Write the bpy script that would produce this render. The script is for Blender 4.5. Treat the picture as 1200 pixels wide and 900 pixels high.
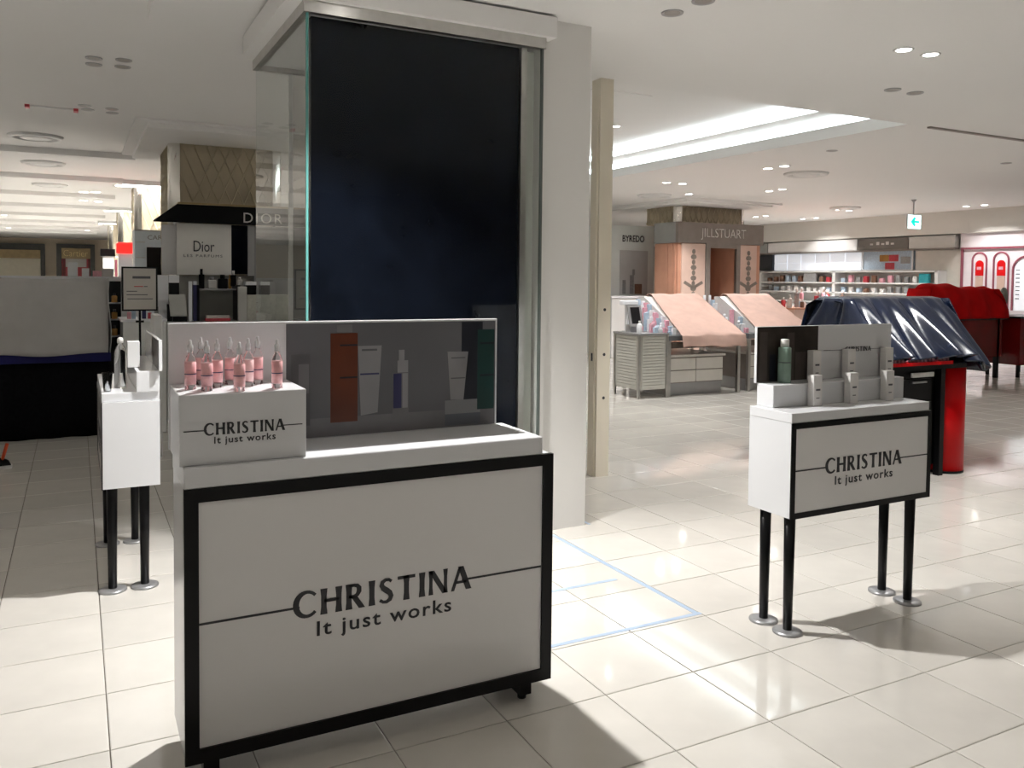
import bpy, math, random
from mathutils import Vector
random.seed(7)
C = bpy.context.scene.collection
S = bpy.context.scene
for o in list(bpy.data.objects): bpy.data.objects.remove(o)

# ------------------------------------------------------------------ camera, world, exposure
CAM = dict(loc=(-1.681, -2.465, 1.494), yaw=0.480147, pitch=0.03881, roll=0.010194, f=980.44)
def cam_axes():
    y, p, r = CAM['yaw'], CAM['pitch'], CAM['roll']
    F = Vector((math.sin(y)*math.cos(p), math.cos(y)*math.cos(p), -math.sin(p)))
    R0 = Vector((math.cos(y), -math.sin(y), 0)); U0 = R0.cross(F)
    R1 = math.cos(r)*R0 + math.sin(r)*U0; U1 = -math.sin(r)*R0 + math.cos(r)*U0
    return F, R1, U1
F, R1, U1 = cam_axes()
cd = bpy.data.cameras.new('camera'); cam = bpy.data.objects.new('camera', cd); C.objects.link(cam)
from mathutils import Matrix
m = Matrix(((R1.x, U1.x, -F.x), (R1.y, U1.y, -F.y), (R1.z, U1.z, -F.z))).to_4x4()
m.translation = Vector(CAM['loc']); cam.matrix_world = m
cd.sensor_width = 36; cd.lens = CAM['f']*36/1200; cd.shift_y = -(450-365.2)/1200
cd.clip_start = .05; cd.clip_end = 200
S.camera = cam
w = bpy.data.worlds.new('world'); S.world = w; w.use_nodes = True
w.node_tree.nodes['Background'].inputs[0].default_value = (.97, .985, 1, 1)
w.node_tree.nodes['Background'].inputs[1].default_value = 0.0
S.view_settings.view_transform = 'Standard'; S.view_settings.look = 'None'
S.view_settings.gamma = 1; S.view_settings.use_curve_mapping = False
S.view_settings.exposure = 0.4
MAIN_W, SPOT_W, FAR_W = 500, 140, 175      # watts: spot over the counter, near downlights, far downlights
COVE = 5.0                                # cove strip emission

# ------------------------------------------------------------------ materials
MT = {}
def mat(name, col, rough=.5, metal=0, var=.04, scale=6, bump=0, spec=.5, trans=0, ior=1.45, emit=None, es=1, objvar=0, alpha=1, coat=0):
    if name in MT: return MT[name]
    M = bpy.data.materials.new(name); M.use_nodes = True
    nt = M.node_tree; b = nt.nodes['Principled BSDF']; L = nt.links
    c = tuple(col)
    b.inputs['Roughness'].default_value = rough; b.inputs['Metallic'].default_value = metal
    b.inputs['Specular IOR Level'].default_value = spec; b.inputs['IOR'].default_value = ior
    b.inputs['Transmission Weight'].default_value = trans; b.inputs['Alpha'].default_value = alpha
    b.inputs['Coat Weight'].default_value = coat
    tc = nt.nodes.new('ShaderNodeTexCoord'); nz = nt.nodes.new('ShaderNodeTexNoise')
    nz.inputs['Scale'].default_value = scale; nz.inputs['Detail'].default_value = 4
    L.new(tc.outputs['Object'], nz.inputs['Vector'])
    rp = nt.nodes.new('ShaderNodeValToRGB')
    lo = [max(0, x*(1-var)) for x in c]; hi = [min(1, x*(1+var)) for x in c]
    rp.color_ramp.elements[0].position = .3; rp.color_ramp.elements[1].position = .7
    rp.color_ramp.elements[0].color = (*lo, 1); rp.color_ramp.elements[1].color = (*hi, 1)
    L.new(nz.outputs['Fac'], rp.inputs[0])
    out = rp.outputs[0]
    if objvar:
        oi = nt.nodes.new('ShaderNodeObjectInfo'); hs = nt.nodes.new('ShaderNodeHueSaturation')
        mr = nt.nodes.new('ShaderNodeMapRange'); mr.inputs[3].default_value = 1-objvar; mr.inputs[4].default_value = 1+objvar
        L.new(oi.outputs['Random'], mr.inputs[0]); L.new(mr.outputs[0], hs.inputs['Value']); L.new(out, hs.inputs['Color']); out = hs.outputs[0]
    L.new(out, b.inputs['Base Color'])
    if emit:
        b.inputs['Emission Color'].default_value = (*emit, 1); b.inputs['Emission Strength'].default_value = es
    if bump:
        bp = nt.nodes.new('ShaderNodeBump'); bp.inputs['Strength'].default_value = bump; bp.inputs['Distance'].default_value = .01
        L.new(nz.outputs['Fac'], bp.inputs['Height']); L.new(bp.outputs[0], b.inputs['Normal'])
    MT[name] = M; return M
def pane_mat(name, tint, refl_ior=1.5):
    if name in MT: return MT[name]
    M = bpy.data.materials.new(name); M.use_nodes = True; nt = M.node_tree; nt.nodes.clear()
    o = nt.nodes.new('ShaderNodeOutputMaterial'); t = nt.nodes.new('ShaderNodeBsdfTransparent'); g = nt.nodes.new('ShaderNodeBsdfGlossy')
    f = nt.nodes.new('ShaderNodeFresnel'); mx = nt.nodes.new('ShaderNodeMixShader')
    nz = nt.nodes.new('ShaderNodeTexNoise'); nz.inputs['Scale'].default_value = 2
    rp = nt.nodes.new('ShaderNodeMapRange'); rp.inputs[3].default_value = .0; rp.inputs[4].default_value = .02
    nt.links.new(nz.outputs['Fac'], rp.inputs[0]); nt.links.new(rp.outputs[0], g.inputs['Roughness'])
    f.inputs[0].default_value = refl_ior; t.inputs[0].default_value = (*tint, 1)
    ge = nt.nodes.new('ShaderNodeNewGeometry'); iv = nt.nodes.new('ShaderNodeMath'); iv.operation = 'SUBTRACT'; iv.inputs[0].default_value = 1
    mu = nt.nodes.new('ShaderNodeMath'); mu.operation = 'MULTIPLY'          # air-to-glass side only
    nt.links.new(ge.outputs['Backfacing'], iv.inputs[1]); nt.links.new(f.outputs[0], mu.inputs[0]); nt.links.new(iv.outputs[0], mu.inputs[1]); nt.links.new(mu.outputs[0], mx.inputs[0]); nt.links.new(t.outputs[0], mx.inputs[1]); nt.links.new(g.outputs[0], mx.inputs[2]); nt.links.new(mx.outputs[0], o.inputs[0])
    MT[name] = M; return M

white_gloss = mat('white_acrylic', (.71, .715, .73), .18, var=.012, scale=3)
white_satin = mat('white_satin', (.78, .78, .77), .4, var=.02)
white_cool = mat('white_bright', (.86, .87, .90), .35, var=.015)  # plain bright white, no emission
black_satin = mat('black_satin', (.004, .004, .0045), .3, var=.2, spec=.25)
black_matte = mat('black_fabric', (.006, .006, .007), .9, var=.3, scale=30, spec=.1)
graphic = mat('graphic_panel', (.79, .78, .775), .13, var=.012, scale=2)
ink = mat('ink', (.035, .035, .04), .5, var=.1)
ink_soft = mat('ink_grey', (.09, .09, .1), .5, var=.1)
tile_m = mat('porcelain_tile', (.69, .66, .61), .07, var=.06, scale=3.2, objvar=.045, spec=.75)
grout = mat('grout', (.19, .165, .135), .9, var=.15, scale=20)
ceil_m = mat('ceiling_paint', (.85, .84, .825), .7, var=.01, scale=.6)
ceil_pink = ceil_m
pillar_m = mat('pillar_paint', (.77, .755, .73), .5, var=.02, scale=1.2)
cream = mat('cream_paint', (.80, .735, .61), .45, var=.03, scale=2)
steel = mat('brushed_steel', (.55, .54, .52), .32, 1, var=.06, scale=20)
grey_metal = mat('grey_metal', (.42, .42, .43), .35, .6, var=.05)
chrome = mat('chrome', (.78, .76, .72), .08, 1, var=.03)
gold_panel = mat('gold_panel', (.50, .43, .31), .42, .15, var=.10, scale=2.5)
gold_bar = mat('gold_bar', (.60, .53, .38), .3, .5, var=.1)
black_glass = mat('black_panel', (.004, .0055, .010), .03, var=.3, spec=.2)
glass = pane_mat('clear_glass', (.97, .98, .975), 1.25)
glass_grey = pane_mat('grey_glass', (.80, .80, .79), 1.45)
glass_side = pane_mat('side_glass', (.975, .985, .98), 1.42)
glass_edge = mat('green_glass_edge', (.10, .30, .28), .1, var=.1)
clear = mat('clear_bottle_glass', (.96, .97, .97), .03, trans=1, ior=1.3, var=.01)
pink = mat('pink_label', (.80, .42, .43), .3, var=.12, scale=60)
pinkl = mat('pink_label_pale', (.85, .55, .55), .3, var=.1, scale=60)
navy_ink = mat('navy_stripe', (.03, .03, .10), .4, var=.1)
lamp_on = mat('lamp_on', (1, .97, .9), .5, emit=(1, .96, .9), es=14, var=.01)
lamp_off = mat('lamp_off', (.30, .28, .26), .4, var=.1)
cove_m = mat('cove_led', (.9, .97, 1), .5, emit=(.86, .97, 1), es=COVE, var=.01)
cove_w = mat('cove_led_warm', (1, .98, .95), .5, emit=(1, .99, .96), es=9, var=.01)
tape_m = mat('pale_blue_tape', (.40, .50, .64), .4, var=.06, scale=15)
peach = mat('peach_cloth', (.61, .41, .345), .75, var=.07, scale=7, bump=.3)
navy = mat('navy_satin_cloth', (.007, .012, .030), .24, var=.25, scale=9, bump=.2, spec=.8)
red_cloth = mat('red_cloth', (.50, .003, .004), .85, var=.2, scale=4, bump=.4, spec=.15)
red_gloss = mat('red_gloss', (.55, .003, .005), .3, var=.06, scale=2, spec=.2)
dark_red = mat('dark_red_lacquer', (.17, .004, .005), .25, var=.15, scale=3)
grey_cloth = mat('grey_dust_cover', (.50, .49, .48), .85, var=.07, scale=4, bump=.5)
blue_edge = mat('blue_cloth', (.006, .007, .10), .7, var=.2)
brown = mat('copper_panel', (.60, .31, .21), .4, var=.08, scale=3)
pink_panel = mat('dusty_pink_panel', (.70, .51, .43), .45, var=.05, scale=4)
dark_brown = mat('dark_brown_fascia', (.25, .215, .195), .4, var=.08)
grey_fascia = mat('grey_fascia', (.33, .34, .33), .45, var=.04)
taupe = mat('taupe_sign', (.16, .145, .13), .4, var=.05)
louver_m = mat('louver_white', (.66, .65, .60), .4, var=.03)
drawer_m = mat('drawer_white', (.72, .69, .64), .35, var=.03)
lit_panel = mat('backlit_panel', (.9, .93, 1), .4, emit=(.9, .94, 1), es=.3, var=.02, scale=1.5)
arch_white = mat('arch_white', (.88, .82, .86), .4, var=.02)
rose = mat('rose_trim', (.34, .09, .13), .35, var=.08)
red_niche = mat('red_niche', (.75, .005, .008), .3, var=.1)
beige_wall = mat('beige_wall', (.72, .62, .48), .6, var=.04, scale=.7)
dark_frame = mat('dark_shop_frame', (.05, .05, .045), .3, var=.15)
bronze = mat('bronze_canopy', (.36, .27, .14), .4, .3, var=.12)
shutter_m = mat('shop_blind', (.85, .80, .66), .5, var=.03)
orange = mat('orange_fabric', (.65, .08, .02), .6, var=.15)
exit_white = mat('exit_sign_face', (.9, 1, 1), .4, emit=(.75, 1, 1), es=1.6, var=.01)
exit_green = mat('exit_sign_green', (.0, .55, .45), .4, emit=(0, .62, .5), es=1.0, var=.02)
red_sign = mat('red_lit_sign', (.9, .01, .01), .4, emit=(1, .02, .015), es=1.2, var=.05)
pale_blue = mat('pale_blue_booth', (.80, .87, .92), .4, var=.03)
white_dim = mat('product_white', (.72, .70, .68), .35, var=.04, scale=20)
green_b = mat('green_bottle', (.20, .29, .24), .25, var=.1)
print_bg = mat('print_grey', (.135, .135, .145), .25, var=.14, scale=1.6)
print_dark = mat('print_black', (.012, .014, .022), .3, var=.25)
print_floor = mat('print_pale_grey', (.17, .165, .175), .25, var=.1)
print_orange = mat('print_orange', (.115, .026, .009), .3, var=.15)
print_tube = mat('print_white', (.25, .245, .255), .3, var=.08)
print_green = mat('print_green', (.010, .042, .040), .3, var=.15)
print_brown = mat('print_brown', (.035, .027, .022), .3, var=.4, scale=14)
print_mid = mat('print_mid', (.075, .062, .056), .3, var=.2, scale=10)
screen = mat('screen_black', (.008, .008, .01), .1, var=.2)
item_pink = mat('item_pink', (.82, .42, .50), .4, var=.12, scale=30)
item_blue = mat('item_blue', (.50, .62, .74), .4, var=.12, scale=30)
item_red = mat('item_red', (.55, .06, .08), .4, var=.15, scale=30)
item_teal = mat('item_teal', (.03, .35, .40), .4, var=.15, scale=30)
item_brown = mat('item_brown', (.22, .12, .08), .4, var=.15, scale=30)
item_grey = mat('item_grey', (.30, .30, .30), .4, var=.15, scale=30)
amber = mat('amber', (.40, .20, .05), .25, var=.2)
paper = mat('poster_paper', (.52, .49, .45), .5, var=.04)
red_ink = mat('red_ink', (.5, .03, .03), .5, var=.1)
silver_print = mat('ornament_silver', (.27, .23, .20), .35, .3, var=.1)
text_light = mat('sign_letters_pale', (.62, .60, .57), .4, var=.05)

# ------------------------------------------------------------------ mesh helpers
ORG = {}
class MB:
    def __init__(s): s.v = []; s.f = []; s.sm = set()
    def quad(s, *p):
        n = len(s.v); s.v += [tuple(q) for q in p]; s.f.append(tuple(range(n, n+len(p)))); return s
    def box(s, x0, x1, y0, y1, z0, z1, bev=0):
        if bev:
            b = min(bev, (x1-x0)/2.2, (y1-y0)/2.2, (z1-z0)/2.2); n = len(s.v); idx = {}
            for sx in (0, 1):
                for sy in (0, 1):
                    for sz in (0, 1):
                        X, Y, Z = (x0, x1)[sx], (y0, y1)[sy], (z0, z1)[sz]; dx, dy, dz = (b, -b)[sx], (b, -b)[sy], (b, -b)[sz]
                        for k, p in enumerate(((X, Y+dy, Z+dz), (X+dx, Y, Z+dz), (X+dx, Y+dy, Z))):
                            idx[sx, sy, sz, k] = len(s.v); s.v.append(p)
            I = lambda a, b_, c, k: idx[a, b_, c, k]
            for t in (0, 1):
                for k, fn in ((0, lambda p, q: (t, p, q)), (1, lambda p, q: (p, t, q)), (2, lambda p, q: (p, q, t))):
                    s.f.append(tuple(I(*fn(p, q), k) for p, q in ((0, 0), (1, 0), (1, 1), (0, 1))))
            for a in (0, 1):
                for c in (0, 1):
                    s.f.append((I(a, c, 0, 0), I(a, c, 1, 0), I(a, c, 1, 1), I(a, c, 0, 1)))
                    s.f.append((I(a, 0, c, 0), I(a, 1, c, 0), I(a, 1, c, 2), I(a, 0, c, 2)))
                    s.f.append((I(0, a, c, 1), I(1, a, c, 1), I(1, a, c, 2), I(0, a, c, 2)))
                    for d in (0, 1): s.f.append((I(a, c, d, 0), I(a, c, d, 1), I(a, c, d, 2)))
            return s
        n = len(s.v)
        s.v += [(x, y, z) for z in (z0, z1) for y in (y0, y1) for x in (x0, x1)]
        s.f += [tuple(n+i for i in q) for q in ((0, 2, 3, 1), (4, 5, 7, 6), (0, 1, 5, 4), (2, 6, 7, 3), (0, 4, 6, 2), (1, 3, 7, 5))]
        return s
    def lathe(s, prof, cx, cy, z=0, n=20, a0=0, a1=2*math.pi):
        full = abs(a1-a0-2*math.pi) < 1e-6; k = n if full else n+1; st = len(s.v)
        for r, h in prof:
            for i in range(k):
                a = a0+(a1-a0)*i/n; s.v.append((cx+r*math.cos(a), cy+r*math.sin(a), z+h))
        for j in range(len(prof)-1):
            for i in range(n):
                i2 = (i+1) % k; f0 = len(s.f); s.f.append((st+j*k+i, st+j*k+i2, st+(j+1)*k+i2, st+(j+1)*k+i)); s.sm.add(f0)
        if full:
            if prof[0][0] > 1e-5: s.f.append(tuple(st+i for i in range(k))[::-1])
            if prof[-1][0] > 1e-5: s.f.append(tuple(st+(len(prof)-1)*k+i for i in range(k)))
        return s
    def cyl(s, cx, cy, z0, z1, r0, r1=None, n=20): return s.lathe([(r0, z0), (r0 if r1 is None else r1, z1)], cx, cy, 0, n)
    def tube(s, a, b, r, n=8):
        a, b = Vector(a), Vector(b); d = (b-a).normalized(); u = d.orthogonal().normalized(); v = d.cross(u); st = len(s.v)
        for p in (a, b):
            for i in range(n):
                t = 2*math.pi*i/n; s.v.append(tuple(p+u*r*math.cos(t)+v*r*math.sin(t)))
        for i in range(n): s.sm.add(len(s.f)); s.f.append((st+i, st+(i+1) % n, st+n+(i+1) % n, st+n+i))
        s.f.append(tuple(range(st+n-1, st-1, -1))); s.f.append(tuple(range(st+n, st+2*n))); return s
    def prism(s, poly, fn, d0, d1):            # poly of (a,b); fn(a,b,d)->xyz ; extruded from d0 to d1
        n = len(poly); st = len(s.v)
        for d in (d0, d1): s.v += [tuple(fn(a, b, d)) for a, b in poly]
        s.f.append(tuple(range(st, st+n))); s.f.append(tuple(range(st+2*n-1, st+n-1, -1)))
        for i in range(n): s.f.append((st+i, st+n+i, st+n+(i+1) % n, st+(i+1) % n))
        return s
    def grid(s, nu, nv, fn):
        st = len(s.v)
        for i in range(nu+1):
            for j in range(nv+1): s.v.append(tuple(fn(i/nu, j/nv)))
        for i in range(nu):
            for j in range(nv):
                a = st+i*(nv+1)+j; s.sm.add(len(s.f)); s.f.append((a, a+1, a+nv+2, a+nv+1))
        return s
    def build(s, name, mt, parent=None, loc=None, solid=0, sub=0):
        import bmesh
        o0 = ORG.get(parent.name, (0, 0, 0)) if parent else (loc or (0, 0, 0))
        me = bpy.data.meshes.new(name)
        me.from_pydata([(x-o0[0], y-o0[1], z-o0[2]) for x, y, z in s.v], [], s.f)
        for i in s.sm: me.polygons[i].use_smooth = True
        bm = bmesh.new(); bm.from_mesh(me); bmesh.ops.recalc_face_normals(bm, faces=bm.faces); bm.to_mesh(me); bm.free()
        me.materials.append(mt)
        o = bpy.data.objects.new(name, me); C.objects.link(o)
        if parent: o.parent = parent; ORG[o.name] = o0
        else: o.location = o0; ORG[o.name] = o0
        if solid:
            q = o.modifiers.new('solid', 'SOLIDIFY'); q.thickness = solid; q.offset = 0
        return o
def tag(o, label, cat=None, group=None, kind=None):
    o['label'] = label
    if cat: o['category'] = cat
    if group: o['group'] = group
    if kind: o['kind'] = kind
    return o
def thing(name, label, cat, loc=(0, 0, 0), group=None, kind=None):
    o = bpy.data.objects.new(name, None); C.objects.link(o); o.location = loc; ORG[o.name] = loc; o.empty_display_size = .1
    return tag(o, label, cat, group, kind)
def struct(mb, name, mt, label, loc=None):
    o = mb.build(name, mt, loc=loc); o['kind'] = 'structure'; o['label'] = label; return o
def kids(o): return [c for c in bpy.data.objects if c.parent == o]
CH = {}
def copy_tree(o, parent=None, dloc=(0, 0, 0)):
    c = o.copy(); C.objects.link(c)
    if parent: c.parent = parent
    else: c.location = Vector(o.location)+Vector(dloc)
    for ch in kids(o): copy_tree(ch, c)
    return c
FRONT = lambda y: (lambda a, b, d: (a, y-d, b))        # plane facing -Y
LEFTF = lambda x: (lambda a, b, d: (x-d, -a, b))       # plane facing -X, a runs towards -Y
def _word_gaps(me, n, o0, fn):
    xs = sorted(v.co.x+o0[0] for v in me.vertices); gaps = sorted(((b-a, (a+b)/2) for a, b in zip(xs, xs[1:])), reverse=True)[:n]
    return [xs[0]-1]+[g[1] for g in gaps]+[xs[-1]+1]
def text(s, fn, a0, b0, height=None, width=None, mt=None, parent=None, name='lettering', d=.002, space=1.0, bold=0):
    cu = bpy.data.curves.new('tmp', 'FONT'); cu.body = s; cu.space_character = space; cu.offset = bold; cu.resolution_u = 3
    ob = bpy.data.objects.new('tmp', cu); C.objects.link(ob)
    dg = bpy.context.evaluated_depsgraph_get(); me = bpy.data.meshes.new_from_object(ob.evaluated_get(dg))
    xs = [v.co.x for v in me.vertices]; ys = [v.co.y for v in me.vertices]
    x0, x1, y1 = min(xs), max(xs), max(ys)
    sx = (width/(x1-x0)) if width else height/y1; sy = (height/y1) if height else sx
    o0 = ORG.get(parent.name, (0, 0, 0)) if parent else (0, 0, 0)
    for v in me.vertices:
        p = fn(a0+(v.co.x-x0)*sx, b0+v.co.y*sy, d); v.co = (p[0]-o0[0], p[1]-o0[1], p[2]-o0[2])
    bpy.data.objects.remove(ob); bpy.data.curves.remove(cu)
    me.materials.clear(); me.materials.append(mt)
    if ' ' in s:                                   # one object for each word
        cuts = sorted(_word_gaps(me, s.count(' '), o0, fn)); base = me; out = []
        for k in range(len(cuts)-1):
            m2 = base.copy(); import bmesh
            bm = bmesh.new(); bm.from_mesh(m2)
            bmesh.ops.delete(bm, geom=[v for v in bm.verts if not cuts[k] <= v.co.x+o0[0] < cuts[k+1]], context='VERTS'); bm.to_mesh(m2); bm.free()
            o = bpy.data.objects.new(name, m2); C.objects.link(o); o.parent = parent; ORG[o.name] = o0
            q = o.modifiers.new('solid', 'SOLIDIFY'); q.thickness = d; q.offset = 0; out.append(o)
        return out
    o = bpy.data.objects.new(name, me); C.objects.link(o); o.parent = parent; ORG[o.name] = o0
    q = o.modifiers.new('solid', 'SOLIDIFY'); q.thickness = d; q.offset = 0
    return o
# flared capitals drawn as strokes, cap height 1
def glyphs(word):
    Q = []
    def st(x, w=.21, y0=0, y1=1, fl=.03):          # flared stem
        h = w/2; Q.append([(x-h-fl, y0), (x+h+fl, y0), (x+h, y0+.3), (x+h, y1-.3), (x+h+fl, y1), (x-h-fl, y1), (x-h, y1-.3), (x-h, y0+.3)])
    def bar(x0, x1, y, w=.13): Q.append([(x0, y-w/2), (x1, y-w/2), (x1, y+w/2), (x0, y+w/2)])
    def diag(x0, y0, x1, y1, w): Q.append([(x0-w/2, y0), (x0+w/2, y0), (x1+w/2, y1), (x1-w/2, y1)])
    def path(pts):
        for i in range(len(pts)-1):
            def nrm(k):
                a = pts[max(k-1, 0)]; b = pts[min(k+1, len(pts)-1)]; dx, dy = b[0]-a[0], b[1]-a[1]; l = math.hypot(dx, dy); return -dy/l, dx/l
            (x, y, w_), (X, Y, W) = pts[i], pts[i+1]; n0, n1 = nrm(i), nrm(i+1)
            Q.append([(x+n0[0]*w_/2, y+n0[1]*w_/2), (X+n1[0]*W/2, Y+n1[1]*W/2), (X-n1[0]*W/2, Y-n1[1]*W/2), (x-n0[0]*w_/2, y-n0[1]*w_/2)])
    x = 0; out = []
    for ch in word:
        Q.clear()
        if ch == 'C':
            path([(.5+.42*math.cos(math.radians(a)), .5+.47*math.sin(math.radians(a)), .12+.11*max(0, -math.cos(math.radians(a)))) for a in range(42, 320, 12)]); wd = .84
        elif ch == 'H': st(.1); st(.68); bar(.1, .68, .52); wd = .78
        elif ch == 'R':
            st(.1); path([(a, b, w*1.22) for a, b, w in [(.1, .94, .1), (.3, .94, .1), (.43, .91, .13), (.5, .82, .16), (.5, .68, .16), (.43, .55, .13), (.3, .5, .1), (.1, .5, .1)]]); diag(.62, 0, .3, .5, .25); wd = .72
        elif ch == 'I': st(.1); wd = .2
        elif ch == 'S':
            path([(a, b, w*1.22) for a, b, w in [(.5, .86, .1), (.4, .94, .1), (.26, .95, .11), (.13, .87, .14), (.1, .74, .16), (.17, .62, .18), (.3, .52, .19), (.43, .41, .18), (.49, .27, .16), (.44, .13, .14), (.3, .05, .11), (.16, .06, .1), (.03, .15, .1)]]); wd = .56
        elif ch == 'T': bar(0, .74, .935, .13); st(.37); wd = .74
        elif ch == 'N': st(.08, .14); st(.72, .14); diag(.7, 0, .1, 1, .24); wd = .8
        elif ch == 'A': diag(.04, 0, .38, 1, .14); diag(.76, 0, .4, 1, .25); bar(.15, .66, .34, .11); wd = .82
        out += [[(x+a, b) for a, b in p] for p in Q]; x += wd+.2
    return out, x-.2
def logo(fn, a0, a1, base, cap, l0, l1, parent, m1=ink, sub=True, lw=None):
    g, wd = glyphs('CHRISTINA'); mb = MB()
    for p in g: mb.prism([(a0+x*(a1-a0)/wd, base+y*cap) for x, y in p], fn, .0004, .0016)
    mb.build('brand_lettering', m1, parent)
    lw = lw or cap*.085; z = base+.42*cap; W = a1-a0
    for p0, p1 in ((l0, a0+.03*W), (a1-.05*W, l1)):
        MB().prism([(p0, z-lw/2), (p1, z-lw/2), (p1, z+lw/2), (p0, z+lw/2)], fn, .0004, .0014).build('rule_line', m1, parent)
    if sub: text('It just works', fn, a0+.12*W, base-.115*W+.006*W, height=cap*.56, width=.765*W, mt=m1, parent=parent, name='slogan_lettering', d=.0012, space=1.15, bold=.012)

# ------------------------------------------------------------------ floor
floor = struct(MB().box(-14, 16, -9, 42, -.1, -.006), 'floor', grout, 'polished beige tiled floor of the department store', (0, 0, -.006))
T = .4
tm = MB(); g_ = .0018; c_ = .004
def tile_mb(mb, x, y):
    n = len(mb.v); a, b = g_, T-g_
    mb.v += [(x+a, y+a, -.006), (x+b, y+a, -.006), (x+b, y+b, -.006), (x+a, y+b, -.006), (x+a, y+a, -.0015), (x+b, y+a, -.0015), (x+b, y+b, -.0015), (x+a, y+b, -.0015),
             (x+a+c_, y+a+c_, 0), (x+b-c_, y+a+c_, 0), (x+b-c_, y+b-c_, 0), (x+a+c_, y+b-c_, 0)]
    for k in range(4):
        j = (k+1) % 4; mb.f.append((n+k, n+j, n+4+j, n+4+k)); mb.f.append((n+4+k, n+4+j, n+8+j, n+8+k))
    mb.f.append((n+8, n+9, n+10, n+11)); return mb
tiles = []
for j in range(-35, 40):
    for i in range(-22, 105):
        cx, cy = (j+.5)*T, (i+.5)*T
        d = Vector((cx, cy, 0))-Vector(CAM['loc']); z = d.dot(F); vis = False
        if z > .5:
            u = 600+980*d.dot(R1)/z; v = 365-980*d.dot(U1)/z; vis = -90 < u < 1290 and v < 980
        tiles.append((not vis, d.length, j, i))
tiles.sort()
proto = tile_mb(MB(), 0, 0).build('tile', tile_m, floor, None)
rest = MB()
for k, (nv, d, j, i) in enumerate(tiles):
    if k < 300 and not nv:
        o = proto if k == 0 else proto.copy()
        if k: C.objects.link(o); o.parent = floor
        o.location = (j*T, i*T, .006)
    else: tile_mb(rest, j*T, i*T)
proto.data.transform(Matrix.Translation((0, 0, -.006+.0)))
for vtx in proto.data.vertices: pass
rest.build('tile_field', tile_m, floor)['kind'] = 'stuff'

# ------------------------------------------------------------------ ceiling
struct(MB().box(-1.3, 16, -9, 2.9, 3.0, 3.6), 'ceiling', ceil_m, 'flat pale ceiling over the counters, ending at a straight edge')
struct(MB().box(-14, -1.3, -9, 7.55, 3.06, 3.6).box(-1.3, 1.7, 2.9, 7.55, 3.06, 3.6), 'ceiling', ceil_m, 'pale ceiling field in front of the gold column')
struct(MB().box(-14, 1.7, 7.55, 42, 3.16, 3.6), 'ceiling', ceil_m, 'bright ceiling crossed by shallow beams over the far counters')
for k, y in enumerate((10.2, 13.5, 16.9, 20.2, 23.6, 27, 30.4, 34)):
    struct(MB().box(-14, -.95, y, y+.35, 3.08, 3.16), 'trim_%d' % (k+1), ceil_m, 'shallow white ceiling beam crossing the far ceiling', (-5, y, 3.08))
struct(MB().box(5.51, 16, 2.9, 42, 3.0, 3.6).box(5.32, 5.51, 2.9, 42, 3.0, 3.03).box(1.7, 5.32, 9, 42, 3.0, 3.6), 'ceiling', ceil_pink, 'warm pale ceiling with downlights over the right-hand counters')
struct(MB().box(1.7, 5.0, 2.9, 9, 3.34, 3.6).box(5.0, 5.51, 2.9, 9, 3.22, 3.6), 'ceiling', ceil_m, 'raised stepped ceiling recess above the aisle')
struct(MB().box(5.315, 5.36, 2.9, 9, 2.998, 3.12), 'trim_20', ceil_m, 'pale lip of the ceiling cove')
cs = thing('cove_light', 'long cool-white light strips glowing along the ceiling cove', 'light strip', (5.1, 2.95, 3.2))
MB().box(5.46, 5.5, 2.91, 8.99, 3.13, 3.219).build('light_strip', cove_m, cs)
MB().box(4.96, 4.999, 2.91, 8.99, 3.23, 3.29).build('light_strip', cove_m, cs)
# shutter rail slot at the slab edge
struct(MB().box(5.6, 15, 2.86, 2.9, 2.985, 3.0), 'trim_21', dark_brown, 'dark shutter slot along the ceiling edge')
struct(MB().box(-1.3, -.8, -3, 2.9, 2.985, 3.0), 'trim_22', ceil_m, 'white soffit strip beside the glass showcase')
pn = thing('access_panel', 'square access panel outlined on the raised ceiling', 'ceiling panel', (3.0, 4.8, 3.34))
MB().box(2.75, 3.44, 4.38, 5.05, 3.332, 3.34).build('panel', ceil_m, pn)

# ------------------------------------------------------------------ far walls
struct(MB().box(-14, 16, 42, 42.2, 0, 3.6), 'wall_back', beige_wall, 'beige wall with shop fronts at the far end of the hall')
struct(MB().box(14.8, 15.0, -9, 42, 0, 3.6), 'wall_right', mat('wall_offwhite', (.74, .72, .68), .6, var=.02), 'off-white wall behind the shelving counters')

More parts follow.
